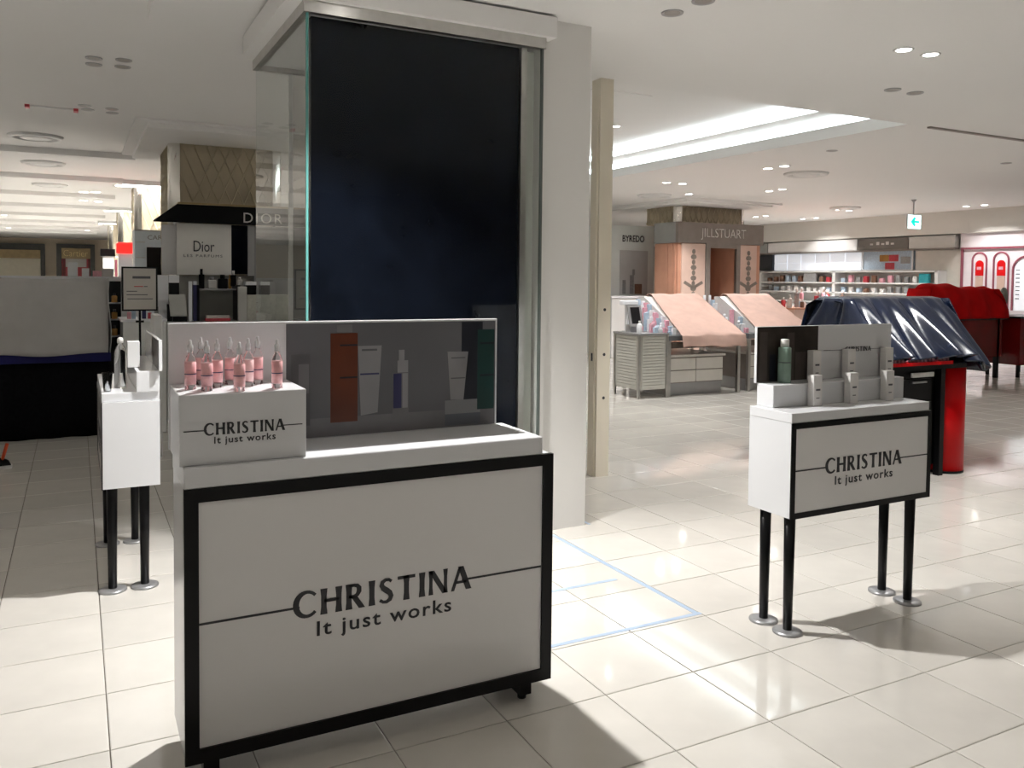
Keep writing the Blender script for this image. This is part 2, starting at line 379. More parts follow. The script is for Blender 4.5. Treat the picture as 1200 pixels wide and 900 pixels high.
struct(MB().box(-14, 16, -9.2, -9, 0, 3.6), 'wall_front', mat('far_aisle_wall', (.45, .44, .42), .7, var=.05, scale=.5), 'dim wall across the aisle opposite the counters')
struct(MB().box(-14.2, -14, -9, 42, 0, 3.6), 'wall_left', MT['wall_offwhite'], 'off-white wall closing the hall beyond the aisles')
def downlight(x, y, z=3.0, on=False, group='', label='', r=.055, watts=0, aim=None, angle=110, blend=.5, name='downlight'):
    t = thing(name, label, 'downlight', (x, y, z), group)
    MB().lathe([(r*.8, -.001), (r, -.006), (r*1.12, -.006), (r*1.15, 0)], x, y, z, 20).build('trim_ring', white_satin if on else grey_metal, t)
    MB().cyl(x, y, z-.004, z-.0005, r*.82).build('lamp_face', lamp_on if on else lamp_off, t)
    if watts:
        ln = name.replace('_offscreen', '_lamp_offscreen') if name.endswith('_offscreen') else name+'_lamp'
        l = bpy.data.lights.new(ln, 'SPOT'); l.energy = watts; l.spot_size = math.radians(angle); l.spot_blend = blend; l.shadow_soft_size = .04; l.color = (1, .985, .965)
        lo = bpy.data.objects.new(ln, l); C.objects.link(lo); lo.parent = t; lo.location = (0, 0, -.012)
        dv = Vector(aim)-Vector((x, y, z)) if aim else Vector((0, 0, -1)); lo.rotation_euler = dv.to_track_quat('-Z', 'Y').to_euler()
    return t
AISLE_FILL = (('aisle_fill_left_far', -7, 10), ('aisle_fill_left_middle', -6.5, 6.5), ('aisle_fill_left_near', -7, 2.5), ('aisle_fill_left_rear', -6.5, -2.5), ('aisle_fill_behind', .3, -5.2), ('aisle_fill_right_near', 7, -1.5), ('aisle_fill_right_middle', 9.5, 1.5), ('aisle_fill_right_rear', 11, -2))  # unseen downlights added to brighten the aisles and bounce onto the ceiling
for nm, x, y in AISLE_FILL:
    downlight(x, y, 3.06 if x < -1.3 else 3.0, True, 'added unseen downlights of the surrounding aisles', 'added unseen downlight brightening the aisles around the counters', watts=FAR_W*(2.2 if x < -2 else 1), angle=104, name=nm+'_offscreen')
# main spot over the counter (out of frame, on the same ceiling)
downlight(-.35, 1.2, on=True, name='counter_spot_offscreen', label='lit adjustable downlight above the large counter, behind its backboard', watts=MAIN_W, aim=(-.9, -.3, 0), angle=126, blend=.5)
downlight(3.07, 1.22, on=True, group='lit pair over the small stand', label='lit downlight of the bright pair beside the slab edge', watts=SPOT_W, aim=(3.7, 1.6, 0), angle=112)
downlight(3.32, 1.21, on=True, group='lit pair over the small stand', label='lit downlight of the bright pair beside the slab edge', watts=SPOT_W, aim=(3.7, 1.6, 0), angle=112)
for x, y in ((1.305, 1.354), (1.322, 1.113), (3.973, 2.01), (4.223, 2.0)):
    downlight(x, y, group='unlit downlights on near slab', label='unlit round downlight on the near ceiling slab')
for x, y in ((-1.555, 4.36), (-1.552, 4.56), (-1.36, 4.31), (-1.358, 4.53), (-1.6, 6.3), (-1.57, 6.5), (-1.37, 6.35), (-1.36, 6.55)):
    downlight(x, y, 3.06, group='unlit downlights near gold column', label='unlit round downlight on the ceiling before the gold column', r=.05)
downlight(4.08, 5.94, 3.34, True, label='single lit downlight in the raised ceiling recess', watts=FAR_W*1.3, angle=120)
R_LIT = [(6.49, 5.9), (6.5, 5.62), (8.55, 7.97), (8.52, 7.65), (6.37, 7.9), (6.66, 7.88), (7.75, 9.05), (12.35, 12.25), (12.32, 11.9), (13.7, 12.1), (13.7, 11.7), (12.33, 9.86), (12.7, 9.9), (13.7, 7.97), (13.7, 7.6)]
for k, (x, y) in enumerate(R_LIT):
    downlight(x, y, 3.0, True, 'lit downlights on warm ceiling', 'small lit downlight on the warm ceiling over the right-hand counters', r=.07, watts=(50 if x > 13 else FAR_W*(.55 if k in (0, 4) else 1)) if (k % 2 == 0 or x > 12) else 0, aim=(14.6, y, 1.1) if x > 13 else None, angle=85 if x > 13 else 120)
for x, y in ((6.0, 4.4), (8.6, 4.0), (9.4, 3.9)):
    downlight(x, y, 3.0, False, 'unlit downlights on warm ceiling', 'small unlit downlight on the warm ceiling over the right-hand counters')
for k, (x, y) in enumerate([(-1.54, 14.0), (-1.29, 14.0), (-1.54, 16.54), (-1.32, 16.4), (-1.52, 18.7), (-1.23, 18.8), (-1.53, 20.9), (-1.3, 20.75), (-1.53, 25.1), (-1.32, 25.1), (-1.53, 27.6), (-1.34, 27.6), (-1.52, 31.4), (-1.3, 32.8), (-3.47, 25.2), (-3.47, 27.6), (-3.85, 31.0), (-3.6, 31.0), (-3.84, 32.8), (-3.75, 34.6)]):
    downlight(x, y, 3.16, True, 'lit downlights over far counters', 'lit downlight between the beams of the far ceiling', r=.1, watts=FAR_W*2 if k % 2 == 0 else 0, angle=140)
def vent(x, y, z, r, label, group):
    t = thing('air_diffuser', label, 'air vent', (x, y, z), group)
    MB().lathe([(r, 0), (r*.95, -.03), (r*.8, -.035), (r*.78, -.002)], x, y, z, 28).build('outer_ring', white_satin, t)
    MB().lathe([(r*.62, -.002), (r*.58, -.03), (r*.45, -.04), (.01, -.04)], x, y, z, 28).build('inner_cone', white_satin, t)
    MB().cyl(x, y, z-.0015, z-.0003, r*.76, n=28).build('throat_shade', lamp_off, t)  # dark disc paints the shade inside the vent opening
for y, w_ in ((9.2, 'before the first ceiling beam'), (11.9, 'between first and second ceiling beam'), (15.3, 'between second and third ceiling beam')): vent(-2.1, y, 3.16, .3, 'round white air diffuser '+w_, 'air diffusers on beamed ceiling')
for x, y, w_ in ((7.35, 9.5, 'before the copper booth'), (7.3, 6.0, 'above the peach covered units'), (12.0, 9.4, 'behind the exit sign')): vent(x, y, 3.0, .3, 'round white ceiling air diffuser '+w_, 'air diffusers on warm ceiling')
t = thing('smoke_curtain_rail', 'thin white rail with red ends on the ceiling', 'rail', (-1.87, 6.55, 3.06))
MB().box(-2.05, -1.69, 6.52, 6.56, 3.045, 3.06).build('rail', white_satin, t)
for x in (-2.09, -1.69): MB().box(x, x+.04, 6.5, 6.6, 3.035, 3.06).build('end_cap', item_red, t)

# ------------------------------------------------------------------ glass showcase and pillar
sc = thing('glass_showcase', 'tall glass showcase with black back panel joined to the pillar', 'showcase', (0, 2.4, 0))
MB().box(-.66, .70, 1.75, 3.1, 0, .45).build('plinth', white_satin, sc)
MB().box(-.62, .57, 1.80, 1.84, .45, 2.81).build('black_panel', black_glass, sc)
MB().box(-.645, .69, 1.752, 1.762, .45, 2.81).build('front_pane', glass, sc)
MB().box(-.652, -.642, 1.762, 3.09, .45, 2.81).build('side_pane', glass_side, sc)
MB().box(-.65, -.43, 3.085, 3.095, .45, 2.81).build('back_pane', glass, sc)
MB().box(-.42, .69, 3.07, 3.09, .45, 2.81).build('back_pane', glass_grey, sc)['label'] = 'grey tinted back pane'
MB().box(-.445, -.42, 3.07, 3.1, .45, 2.81).build('back_jamb', white_satin, sc)
MB().box(-.656, -.645, 1.748, 1.764, .45, 2.81).build('glass_edge', glass_edge, sc)
MB().box(.575, .612, 1.78, 1.86, .45, 2.81).build('jamb', steel, sc)
MB().box(.612, .69, 1.84, 1.86, .45, 2.81).build('jamb_panel', mat('pale_green_grey', (.52, .54, .50), .3, var=.02), sc)
MB().box(.688, .70, 1.745, 1.765, .45, 2.81).build('edge_strip', mat('dark_seal', (.12, .14, .13), .4), sc)
fr = MB().box(-.67, .71, 1.735, 1.775, 2.81, 2.87).box(-.67, -.63, 1.775, 3.1, 2.81, 2.87).box(-.63, .71, 3.06, 3.1, 2.81, 2.87)
fr.build('top_channel', steel, sc)
MB().box(-.63, .70, 1.775, 3.06, 2.84, 2.87).build('top_board', white_satin, sc)
struct(MB().box(-.75, .76, 1.70, 2.97, 2.87, 2.985).box(-.70, .73, 1.76, 2.92, 2.985, 3.02), 'trim_23', ceil_m, 'white boxed header above the glass showcase')
struct(MB().box(.715, 1.055, 1.80, 3.1, 0, 3.0), 'wall_pillar', pillar_m, 'pale grey square pillar beside the showcase')
gp = thing('shutter_post', 'cream fire shutter guide post with painted shade for bolt holes', 'post', (1.84, 2.87, 0))
MB().box(1.80, 1.915, 2.82, 2.94, 0, 3.0).build('post', cream, gp)
MB().box(1.785, 1.80, 2.84, 2.90, 0, 2.75).build('guide_flange', cream, gp)
for z in (1.27, .93, .60): MB().prism([(1.862+.012*math.cos(a*.524), z+.012*math.sin(a*.524)) for a in range(12)], FRONT(2.82), -.01, .001).build('bolt_hole_shade', ink, gp)  # dark discs paint the shade inside the bolt holes
MB().box(1.783, 1.786, 2.86, 2.88, .88, .94).build('latch_slot_shade', ink, gp)  # dark patch paints the shade inside the latch slot

# ------------------------------------------------------------------ large counter
X0, X1, YF, YB = -1.415, -.195, .06, .38
cb = thing('display_counter', 'large white counter with black framed CHRISTINA front and printed backboard', 'counter', (-.8, .22, 0))
MB().box(X0+.003, X1-.003, YF+.02, YB, .078, .88).build('body', white_gloss, cb)
fw = .04
fm = MB().box(X0, X1, YF, YF+.02, .842, .882).box(X0, X1, YF, YF+.02, .075, .117).box(X0, X0+fw, YF, YF+.02, .117, .842).box(X1-fw, X1, YF, YF+.02, .117, .842)
fm.build('front_frame', black_satin, cb)
fp = MB().box(X0+fw, X1-fw, YF+.008, YF+.019, .117, .842).build('front_panel', graphic, cb)
logo(FRONT(YF+.008), -1.102, -.512, .450, .08, X0+fw+.001, X1-fw-.002, fp)
MB().box(X0+.001, -.237, YF+.003, YB, .882, .944, .003).build('counter_slab', white_gloss, cb)
bb = MB().box(-1.427, -.273, .358, .378, .944, 1.345, .002).build('backboard', white_gloss, cb)
fb = FRONT(.358)
pr = MB().prism([(-1.061, .947), (-.281, .947), (-.281, 1.337), (-1.061, 1.337)], fb, 0, .001).build('printed_photo', print_bg, cb)
def flat(poly, mt, d=.0016, nm='printed_shape', par=None, f=fb): return MB().prism(poly, f, .001, d).build(nm, mt, par or pr)
def rect(a, b, c, d): return [(a, c), (b, c), (b, d), (a, d)]
flat(rect(-1.06, -.282, .948, 1.012), print_floor, .0013, 'printed_surface')
flat(rect(-.42, -.334, 1.012, 1.334), print_dark, .0014, 'printed_shadow')
flat(rect(-.911, -.815, .994, 1.302), print_orange, nm='printed_bottle')
flat(rect(-.889, -.834, 1.304, 1.332), print_floor, nm='printed_cap')
for z in (1.145, 1.257): flat(rect(-.878, -.816, z, z+.006), print_dark, .0019, 'printed_stripe')
flat([(-.803, 1.012), (-.742, 1.02), (-.728, 1.256), (-.814, 1.256)], print_tube, nm='printed_tube')
flat(rect(-.806, -.737, 1.154, 1.160), navy_ink, .0019, 'printed_stripe'); flat(rect(-.800, -.745, 1.238, 1.245), print_bg, .0019, 'printed_stripe')
flat(rect(-.687, -.627, .976, 1.156), print_floor, nm='printed_vial'); flat(rect(-.684, -.654, 1.03, 1.154), navy_ink, .0019, 'printed_label'); flat(rect(-.65, -.63, 1.03, 1.154), print_tube, .0019, 'printed_label')
flat(rect(-.669, -.629, 1.157, 1.2), print_tube, nm='printed_cap'); flat(rect(-.664, -.643, 1.2, 1.238), print_tube, nm='printed_cap')
flat([(-.463, 1.048), (-.411, 1.046), (-.393, 1.224), (-.476, 1.226)], print_tube, nm='printed_tube')
for z in (1.2, 1.125): flat(rect(-.462, -.405, z, z+.004), print_bg, .0019, 'printed_stripe')
flat(rect(-.485, -.342, .995, 1.046), mat('print_jar', (.21, .21, .22), .3), nm='printed_jar'); flat(rect(-.485, -.342, .953, .995), mat('print_jar_base', (.10, .11, .13), .3), nm='printed_jar')
flat(rect(-.355, -.286, 1.006, 1.305), print_green, .0018, nm='printed_bottle')
for z in (1.13, 1.25): flat(rect(-.345, -.287, z, z+.007), print_dark, .0021, 'printed_stripe')
flat(rect(-1.046, -.981, .99, 1.234), mat('print_shade', (.085, .085, .09), .3), nm='printed_jar'); flat(rect(-1.02, -.985, 1.1, 1.2), print_floor, .0019, 'printed_tube')
for x in (-1.36, -.30):
    MB().box(x, x+.045, YF+.035, YB-.02, .018, .075).build('runner', black_satin, cb)
    MB().cyl(x+.02, YF+.06, 0, .018, .016, n=12).build('foot', black_satin, cb)
    MB().cyl(x+.02, YB-.045, 0, .018, .016, n=12).build('foot', black_satin, cb)
bx = thing('riser_box', 'white riser box with small CHRISTINA print on the counter', 'display box', (-1.24, .19, .944))
MB().box(-1.424, -1.06, .085, .352, .944, 1.152, .002).build('shell', white_gloss, bx)
logo(FRONT(.085), -1.356, -1.126, 1.031, .035, -1.412, -1.072, bx)
def vial(x, y, z, tall, label):
    t = thing('serum_bottle', label, 'bottle', (x, y, z), 'pink serum bottles on the riser box')
    k = tall
    MB().lathe([(.0165, 0), (.0165, .085*k), (.012, .1*k), (.007, .106*k), (.007, .112*k)], x, y, z, 16).build('glass_body', clear, t)
    lb = MB().lathe([(.0169, .016), (.0169, .083*k)], x, y, z, 16).build('label', pink if (int(x*100) % 2) else pinkl, t)
    MB().lathe([(.0172, .045), (.0172, .048)], x, y, z, 16).build('label_stripe', navy_ink, lb)
    MB().lathe([(.0085, .112*k), (.0085, .132*k), (.0045, .136*k), (.0045, .147*k), (.0001, .15*k)], x, y, z, 14).build('dropper_cap', mat('clear_cap', (.86, .88, .88), .12, trans=.55, var=.02), t)
for x, y, k in ((-1.378, .215, 1), (-1.335, .32, 1), (-1.338, .16, 1), (-1.298, .235, 1), (-1.25, .295, 1), (-1.252, .115, .98), (-1.208, .22, 1), (-1.17, .27, 1.02), (-1.135, .145, 1)):
    vial(x, y, 1.152, k, 'small clear dropper bottle with '+('deeper' if int(x*100) % 2 else 'paler')+' pink label on the riser box')

# ------------------------------------------------------------------ small stands
def make_stand(label, board_h, p0, p1, L=.887, D=.25):
    t = thing('display_stand', label, 'display stand', (0, 0, 0))
    MB().box(.002, L-.002, .005, D, .503, .905).build('body', white_gloss, t)
    w_ = .025
    MB().box(0, L, 0, .005, .88, .905).box(0, L, 0, .005, .5, .525).box(0, w_, 0, .005, .525, .88).box(L-w_, L, 0, .005, .525, .88).build('front_frame', black_satin, t)
    fp = MB().box(w_, L-w_, .0025, .0049, .525, .88).build('front_panel', graphic, t)
    logo(FRONT(.0025), .203, .682, .675, .065, w_+.001, L-w_-.001, fp)
    MB().box(0, L-.018, .003, D, .905, .947, .002).build('slab', white_gloss, t)
    MB().box(.04, L-.006, .15, D, .947, 1.045, .002).build('riser', white_gloss, t)
    MB().box(.03, .905, .245, .26, 1.045, board_h, .0015).build('backboard', white_gloss, t)
    f2 = FRONT(.245)
    pp = MB().prism(rect(p0, p1, 1.048, board_h-.002), f2, 0, .001).build('printed_photo', print_brown, t)
    w2 = p1-p0
    for a, b, h, mm in ((.04, .16, .9, print_mid), (.48, .6, .88, print_mid), (.62, .86, .52, print_mid), (.2, .3, .5, print_dark)):
        MB().prism(rect(p0+a*w2, p0+b*w2, 1.05, 1.045+h*(board_h-1.045)), f2, .001, .0014).build('printed_shape', mm, pp)
    for lx in (.045, .81):
        for ly in (.045, .185):
            lg = MB().lathe([(.019, .012), (.024, .503)], lx, ly, 0, 16).build('leg', black_satin, t)
            MB().lathe([(.062, 0), (.062, .008), (.05, .013), (.02, .014)], lx, ly, 0, 24).build('foot_plate', grey_metal, lg)
    return t
rs = make_stand('small white CHRISTINA stand on four black legs beside the dark-blue covered table', 1.295, .032, .405)
logo(FRONT(.244), .585, .758, 1.168, .022, .442, .9, rs, sub=False)
rs.location = (.953, .06, 0)
ls = make_stand('small white stand on black legs seen end-on beside the grey covered table', 1.19, .5, .9)
ls.location = (-1.586, 2.68, 0); ls.rotation_euler = (0, 0, -math.pi/2)
def carton(x, y, z, label, w_=.052, d_=.035, h=.138, group='white cartons on the stand'):
    t = thing('product_carton', label, 'box', (x, y, z), group)
    MB().box(x-w_/2, x+w_/2, y-d_/2, y+d_/2, z, z+h, .001).build('carton', white_dim, t)
    MB().prism(rect(x-.012, x+.014, z+h*.5, z+h*.56), FRONT(y-d_/2), 0, .0006).build('print_mark', ink_soft, t)
    MB().prism(rect(x-.01, x+.01, z+h*.25, z+h*.28), FRONT(y-d_/2), 0, .0006).build('print_mark', ink_soft, t)
for x, w_ in ((1.305, 'beside the dark photo panel'), (1.53, 'in the middle of three'), (1.79, 'furthest from the dark photo panel')): carton(x, .275, 1.045, 'white carton on the upper stand step, '+w_, group='cartons on upper step')
for x, w_ in ((1.215, 'nearest the green bottle'), (1.445, 'in the middle of three'), (1.685, 'nearest the navy cloth')): carton(x, .185, .947, 'white carton on the lower stand step, '+w_, group='cartons on lower step')
t = thing('lotion_bottle', 'green bottle with pale cap before the stand photo panel', 'bottle', (1.115, .27, 1.045))
MB().lathe([(.027, 0), (.029, .004), (.029, .155), (.025, .159), (.019, .16)], 1.115, .27, 1.045, 20).build('bottle_body', green_b, t)
MB().lathe([(.019, .16), (.019, .192), (.017, .195)], 1.115, .27, 1.045, 16).build('cap', white_dim, t)
MB().lathe([(.0292, .09), (.0292, .094)], 1.115, .27, 1.045, 20).build('label_stripe', ink_soft, t)
# things on the end-on stand
t = thing('tester_bottle', 'tall clear bottle standing on the end-on white stand', 'bottle', (-1.495, 2.0, .947))
MB().lathe([(.027, 0), (.028, .006), (.028, .17), (.02, .2), (.012, .21), (.012, .218)], -1.495, 2.0, .947, 18).build('bottle_body', clear, t)
MB().lathe([(.014, .218), (.014, .236), (.01, .245), (.001, .247)], -1.495, 2.0, .947, 14).build('cap', white_dim, t)
t = thing('tester_cup', 'small clear cup holding a white jar on the end-on stand', 'cup', (-1.556, 1.88, .947))
MB().lathe([(.016, 0), (.024, .09), (.0225, .09), (.015, .004), (.001, .004)], -1.556, 1.88, .947, 18).build('cup', clear, t)
MB().lathe([(.014, .004), (.018, .05), (.001, .052)], -1.556, 1.88, .947, 14).build('jar', white_cool, t)
tag(MB().box(-1.465, -1.41, 1.98, 2.05, 1.046, 1.172, .002).build('product_carton', white_satin, loc=(-1.44, 2.015, 1.046)), 'plain white carton on the riser of the end-on stand', 'box')

# ------------------------------------------------------------------ floor tape
def tape(label, *a): tag(MB().box(*a, 0, .0012).build('floor_tape', tape_m, loc=((a[0]+a[1])/2, (a[2]+a[3])/2, 0)), label, 'tape')
tape('long pale blue tape line running from the pillar across the tiles', .768, .793, .44, 1.72)
tape('pale blue tape line running from beside the counter to the tape corner', -.15, .80, .418, .441)
tape('short pale blue tape strip inside the taped corner', -.1, .70, .937, .962)
tape('tiny pale tape scrap at the foot of the pillar', 1.08, 1.10, 1.80, 1.93)

# ------------------------------------------------------------------ left: covered table, shoe, poster
tb = thing('covered_table', 'long table in black skirt under a grey dust cover', 'table', (-2.6, 6.6, 0))
def skirt(u, v):
    x = -4.0+u*(4.0-1.40); fold = .025*math.sin(u*60)*(1-v)+.012*math.sin(u*23+1)
    return (x, 6.22+fold*.6-.03*(1-v), .0+v*.70+.0)
MB().grid(90, 4, skirt).build('black_skirt', black_matte, tb, solid=.006)
MB().box(-4.0, -1.42, 6.27, 6.95, .02, .70).build('table_body', black_matte, tb)
MB().box(-4.0, -1.40, 6.18, 7.0, .69, .775, .006).build('blue_edge', blue_edge, tb)
def cover(u, v):
    x = -4.0+u*(2.6-.01)-.03*max(0, .45-v)*(1 if u > .97 else 0)
    p = [(6.15, .765), (6.17, .9), (6.2, 1.2), (6.23, 1.42), (6.28, 1.455), (6.55, 1.45), (6.85, 1.44), (6.9, 1.1), (6.92, .78)]
    k = v*(len(p)-1); i = min(int(k), len(p)-2); f = k-i
    y = p[i][0]*(1-f)+p[i+1][0]*f; z = p[i][1]*(1-f)+p[i+1][1]*f
    if v < .45: y += .012*math.sin(u*31+3*v)+.01*math.sin(u*13+v*5)
    z += .006*math.sin(u*19+2)*(1 if v > .3 else 2)
    return (x, y, z)
MB().grid(70, 24, cover).build('grey_cover', grey_cloth, tb, solid=.006)
MB().grid(8, 6, lambda u, v: (-1.408+.012*math.sin(v*6), 6.16+u*.75, .77+v*.67)).build('cover_side', grey_cloth, tb, solid=.006)
MB().box(-3.9, -1.45, 6.3, 6.8, .775, 1.40).build('stacked_goods', item_grey, tb)
sh = thing('shoe', 'black shoe with white sole and orange strap on the tiles', 'shoe', (-2.24, 5.0, 0))
MB().grid(16, 12, lambda u, v: (-2.40+u*.26, 5.0+.045*math.cos(v*math.pi)*(.55+.45*math.sin(math.pi*min(1, u*1.05+.05))), .02+(.075*(1-u)**.8+.035)*math.sin(v*math.pi)*(1 if u < .93 else (1-u)/.07))).build('upper', black_satin, sh, solid=.004)
MB().prism([(-2.41+.275*u, 5.0+s*.048*(.6+.4*math.sin(math.pi*min(1, u+.05)))) for s, us in ((-1, [i/10 for i in range(11)]), (1, [i/10 for i in range(10, -1, -1)])) for u in us], lambda a, b, d: (a, b, d), 0, .024).build('sole', white_satin, sh)
MB().tube((-2.20, 4.99, .06), (-2.165, 5.01, .19), .012).build('strap', orange, sh)
ps = thing('poster_stand', 'black framed notice on a thin pole behind the end-on stand', 'sign stand', (-1.27, 4.2, 0))
MB().box(-1.392, -1.152, 4.19, 4.215, 1.235, 1.556).build('sign_frame', black_satin, ps)
pap = MB().box(-1.38, -1.164, 4.186, 4.191, 1.247, 1.544).build('paper', paper, ps)
for z, a, b, mm in ((1.47, -1.32, -1.2, ink_soft), (1.41, -1.31, -1.25, red_ink), (1.41, -1.245, -1.22, ink_soft), (1.375, -1.36, -1.29, ink_soft), (1.35, -1.36, -1.22, ink_soft), (1.32, -1.355, -1.185, ink_soft)):
    MB().prism(rect(a, b, z, z+(.018 if z > 1.45 else .006)), FRONT(4.186), 0, .0008).build('printed_line', mm, pap)
MB().tube((-1.272, 4.2, .02), (-1.272, 4.2, 1.24), .008).build('pole', black_satin, ps)
MB().box(-1.30, -1.245, 4.19, 4.22, 1.15, 1.165).build('clamp', black_satin, ps)
MB().cyl(-1.272, 4.2, 0, .02, .12).build('base', black_satin, ps)
tag(MB().box(-1.12, -1.062, 4.9, 5.3, 0, 1.17, .004).build('display_totem', white_satin, loc=(-1.09, 5.1, 0)), 'slim white upright display panel between stand and perfume counter', 'display panel')

# ------------------------------------------------------------------ gold columns and perfume booth
def gold_column(x0, x1, y0, y1, z0, z1, label, collar=.35, group='gold lattice columns'):
    t = thing('gold_column', label, 'column', ((x0+x1)/2, (y0+y1)/2, 0), group)
    r = .12
    MB().box(x0+r, x1-r, y0+.02, y1-.02, z0, z1).box(x0+.02, x0+r, y0+r, y1-r, z0, z1).box(x1-r, x1-.02, y0+r, y1-r, z0, z1).build('gold_panel', gold_panel, t)
    for cx, cy, a in ((x0+r, y0+r, math.pi), (x1-r, y0+r, 1.5*math.pi)):
        MB().lathe([(r, z0), (r, z1)], cx, cy, 0, 10, a, a+math.pi/2).build('chrome_corner', chrome, t)
    mb = MB(); H = z1-z0; step = .14
    n = int((x1-x0)/step)+1
    def clipbar(a0, a1, lo, hi, put):
        (p0, q0), (p1, q1) = a0, a1
        for _ in range(1):
            if max(p0, p1) < lo or min(p0, p1) > hi: return
            def at(p): f = (p-p0)/(p1-p0); return q0+(q1-q0)*f
            A = (min(max(p0, lo), hi)); B = (min(max(p1, lo), hi))
            put(A, at(A), B, at(B))
    run = H*.42
    for k in range(-6, n+6):
        for sgn in (1, -1):
            c0 = x0+r+k*step
            clipbar((c0, z0), (c0+sgn*run, z1), x0+r, x1-r, lambda a, b, c, d: mb.tube((a, y0+.01, b), (c, y0+.01, d), .006, 4))
            c1 = y0+r+k*step
            clipbar((c1, z0), (c1+sgn*run, z1), y0+r, y1-r, lambda a, b, c, d: mb.tube((x0+.01, a, b), (x0+.01, c, d), .006, 4))
    mb.build('lattice', gold_bar, t)['kind'] = 'stuff'
    if collar:
        MB().box(x0-collar, x1+collar, y0-.95, y1+.4, z1-.07, z1).box(x0-collar-.12, x1+collar+.12, y0-1.07, y1+.5, z1-.02, z1+.0).build('ceiling_collar', ceil_m, t)
    return t
gold_column(-.75, .52, 7.72, 8.95, 0, 3.06, 'gold lattice column with chrome corners behind the DIOR booth', .28)
for y, w_ in ((14.5, 'rising behind the pale blue booth'), (21.4, 'rising behind the red sign head'), (28.2, 'rising behind the black sign head')):
    gold_column(-.72, .5, y, y+1.2, 0, 3.16, 'pale gold lattice column '+w_, 0, 'far gold columns')
for y, w_ in ((13.7, 'behind the pale blue booth'), (20.4, 'behind the red sign head'), (26.3, 'behind the black sign head')):
    c = thing('cove_panel', 'glowing white ceiling panel before the gold column '+w_, 'ceiling light', (-.4, y, 3.15), 'glowing panels by far columns')
    MB().box(-1.05, .5, y, y+.65, 3.10, 3.16).build('diffuser', cove_w, c)
    MB().box(-1.08, -1.05, y-.03, y+.68, 3.08, 3.16).box(-1.05, .53, y-.03, y, 3.08, 3.16).build('panel_frame', white_satin, c)
db = thing('perfume_booth', 'DIOR perfume booth with black canopy and white panels', 'booth', (-.2, 7.3, 0))
MB().prism([(-.96, 2.06), (-.96, 2.075), (-.72, 2.26), (.95, 2.27), (.95, 2.06)], lambda a, b, d: (a, d, b), 7.08, 7.1).build('canopy_face', black_satin, db)
MB().box(-.72, .95, 7.06, 7.7, 2.255, 2.275).build('canopy_top', bronze, db)
MB().prism([(7.1, 2.06), (7.1, 2.25), (7.68, 2.25), (7.68, 2.06)], lambda a, b, d: (d, a, b), -.71, -.69).build('canopy_side', black_satin, db)
text('DIOR', FRONT(7.08), -.046, 2.085, height=.11, width=.42, mt=text_light, parent=db, space=1.2)
MB().box(-.72, -.157, 7.2, 7.26, 1.505, 2.06).build('sign_panel', mat('dior_panel', (.82, .80, .76), .35, var=.02), db)
MB().box(-.865, -.72, 7.24, 7.3, 1.505, 2.04).build('side_panel', mat('dior_side', (.70, .69, .69), .4, var=.02), db)
text('Dior', FRONT(7.2), -.55, 1.76, height=.115, width=.215, mt=ink, parent=db, bold=-.004)
text('LES PARFUMS', FRONT(7.2), -.652, 1.70, height=.028, width=.40, mt=ink_soft, parent=db, space=1.3)
MB().box(-.157, .02, 7.22, 7.28, 1.52, 2.06).build('dark_panel', black_glass, db)
MB().box(.02, .09, 7.2, 7.28, 1.5, 2.06).build('panel_post', grey_metal, db)
MB().box(.09, .9, 7.22, 7.28, 1.0, 2.06).build('rear_panel', mat('booth_grey', (.30, .30, .30), .4), db)
MB().box(-.9, .9, 7.28, 7.7, 0, 1.5).build('booth_back', mat('booth_stone', (.42, .41, .38), .5, var=.04), db)
pc = thing('perfume_counter', 'dark perfume counter with shelves and tester trays before the booth', 'counter', (-.4, 6.9, 0))
MB().box(-.93, .7, 6.75, 7.2, 0, 1.02).build('base', mat('counter_grey', (.34, .335, .32), .4), pc)
MB().box(-.56, -.15, 6.9, 7.15, 1.345, 1.36).build('shelf', grey_metal, pc)
MB().box(-.57, -.535, 6.85, 7.15, 1.02, 1.4).box(-.155, -.12, 6.85, 7.15, 1.02, 1.4).build('shelf_upright', black_satin, pc)
MB().box(-.54, -.155, 7.12, 7.15, 1.02, 1.345).build('shelf_back', mat('shelf_back_grey', (.34, .34, .31), .4), pc)
MB().box(-.15, -.062, 6.8, 7.1, 1.02, 1.385).build('plinth', mat('plinth_grey', (.52, .52, .50), .4), pc)
MB().box(-.055, .4, 6.82, 7.1, 1.02, 1.296).build('plinth', mat('plinth_ribbed', (.52, .52, .46), .5, var=.12, scale=30), pc)
def simple_bottle(nm, x, y, z, w_, h, mt, capm, label, group, sq=True):
    t = thing(nm, label, 'bottle', (x, y, z), group)
    hb = h*.72
    if sq: MB().box(x-w_/2, x+w_/2, y-w_/2.6, y+w_/2.6, z, z+hb, w_*.08).build('bottle_body', mt, t)
    else: MB().lathe([(w_*.48, 0), (w_*.5, h*.02), (w_*.5, hb*.92), (w_*.3, hb)], x, y, z, 14).build('bottle_body', mt, t)
    MB().cyl(x, y, z+hb, z+h, w_*.26, n=12).build('cap', capm, t)
gl = 'perfume testers on the dark counter'
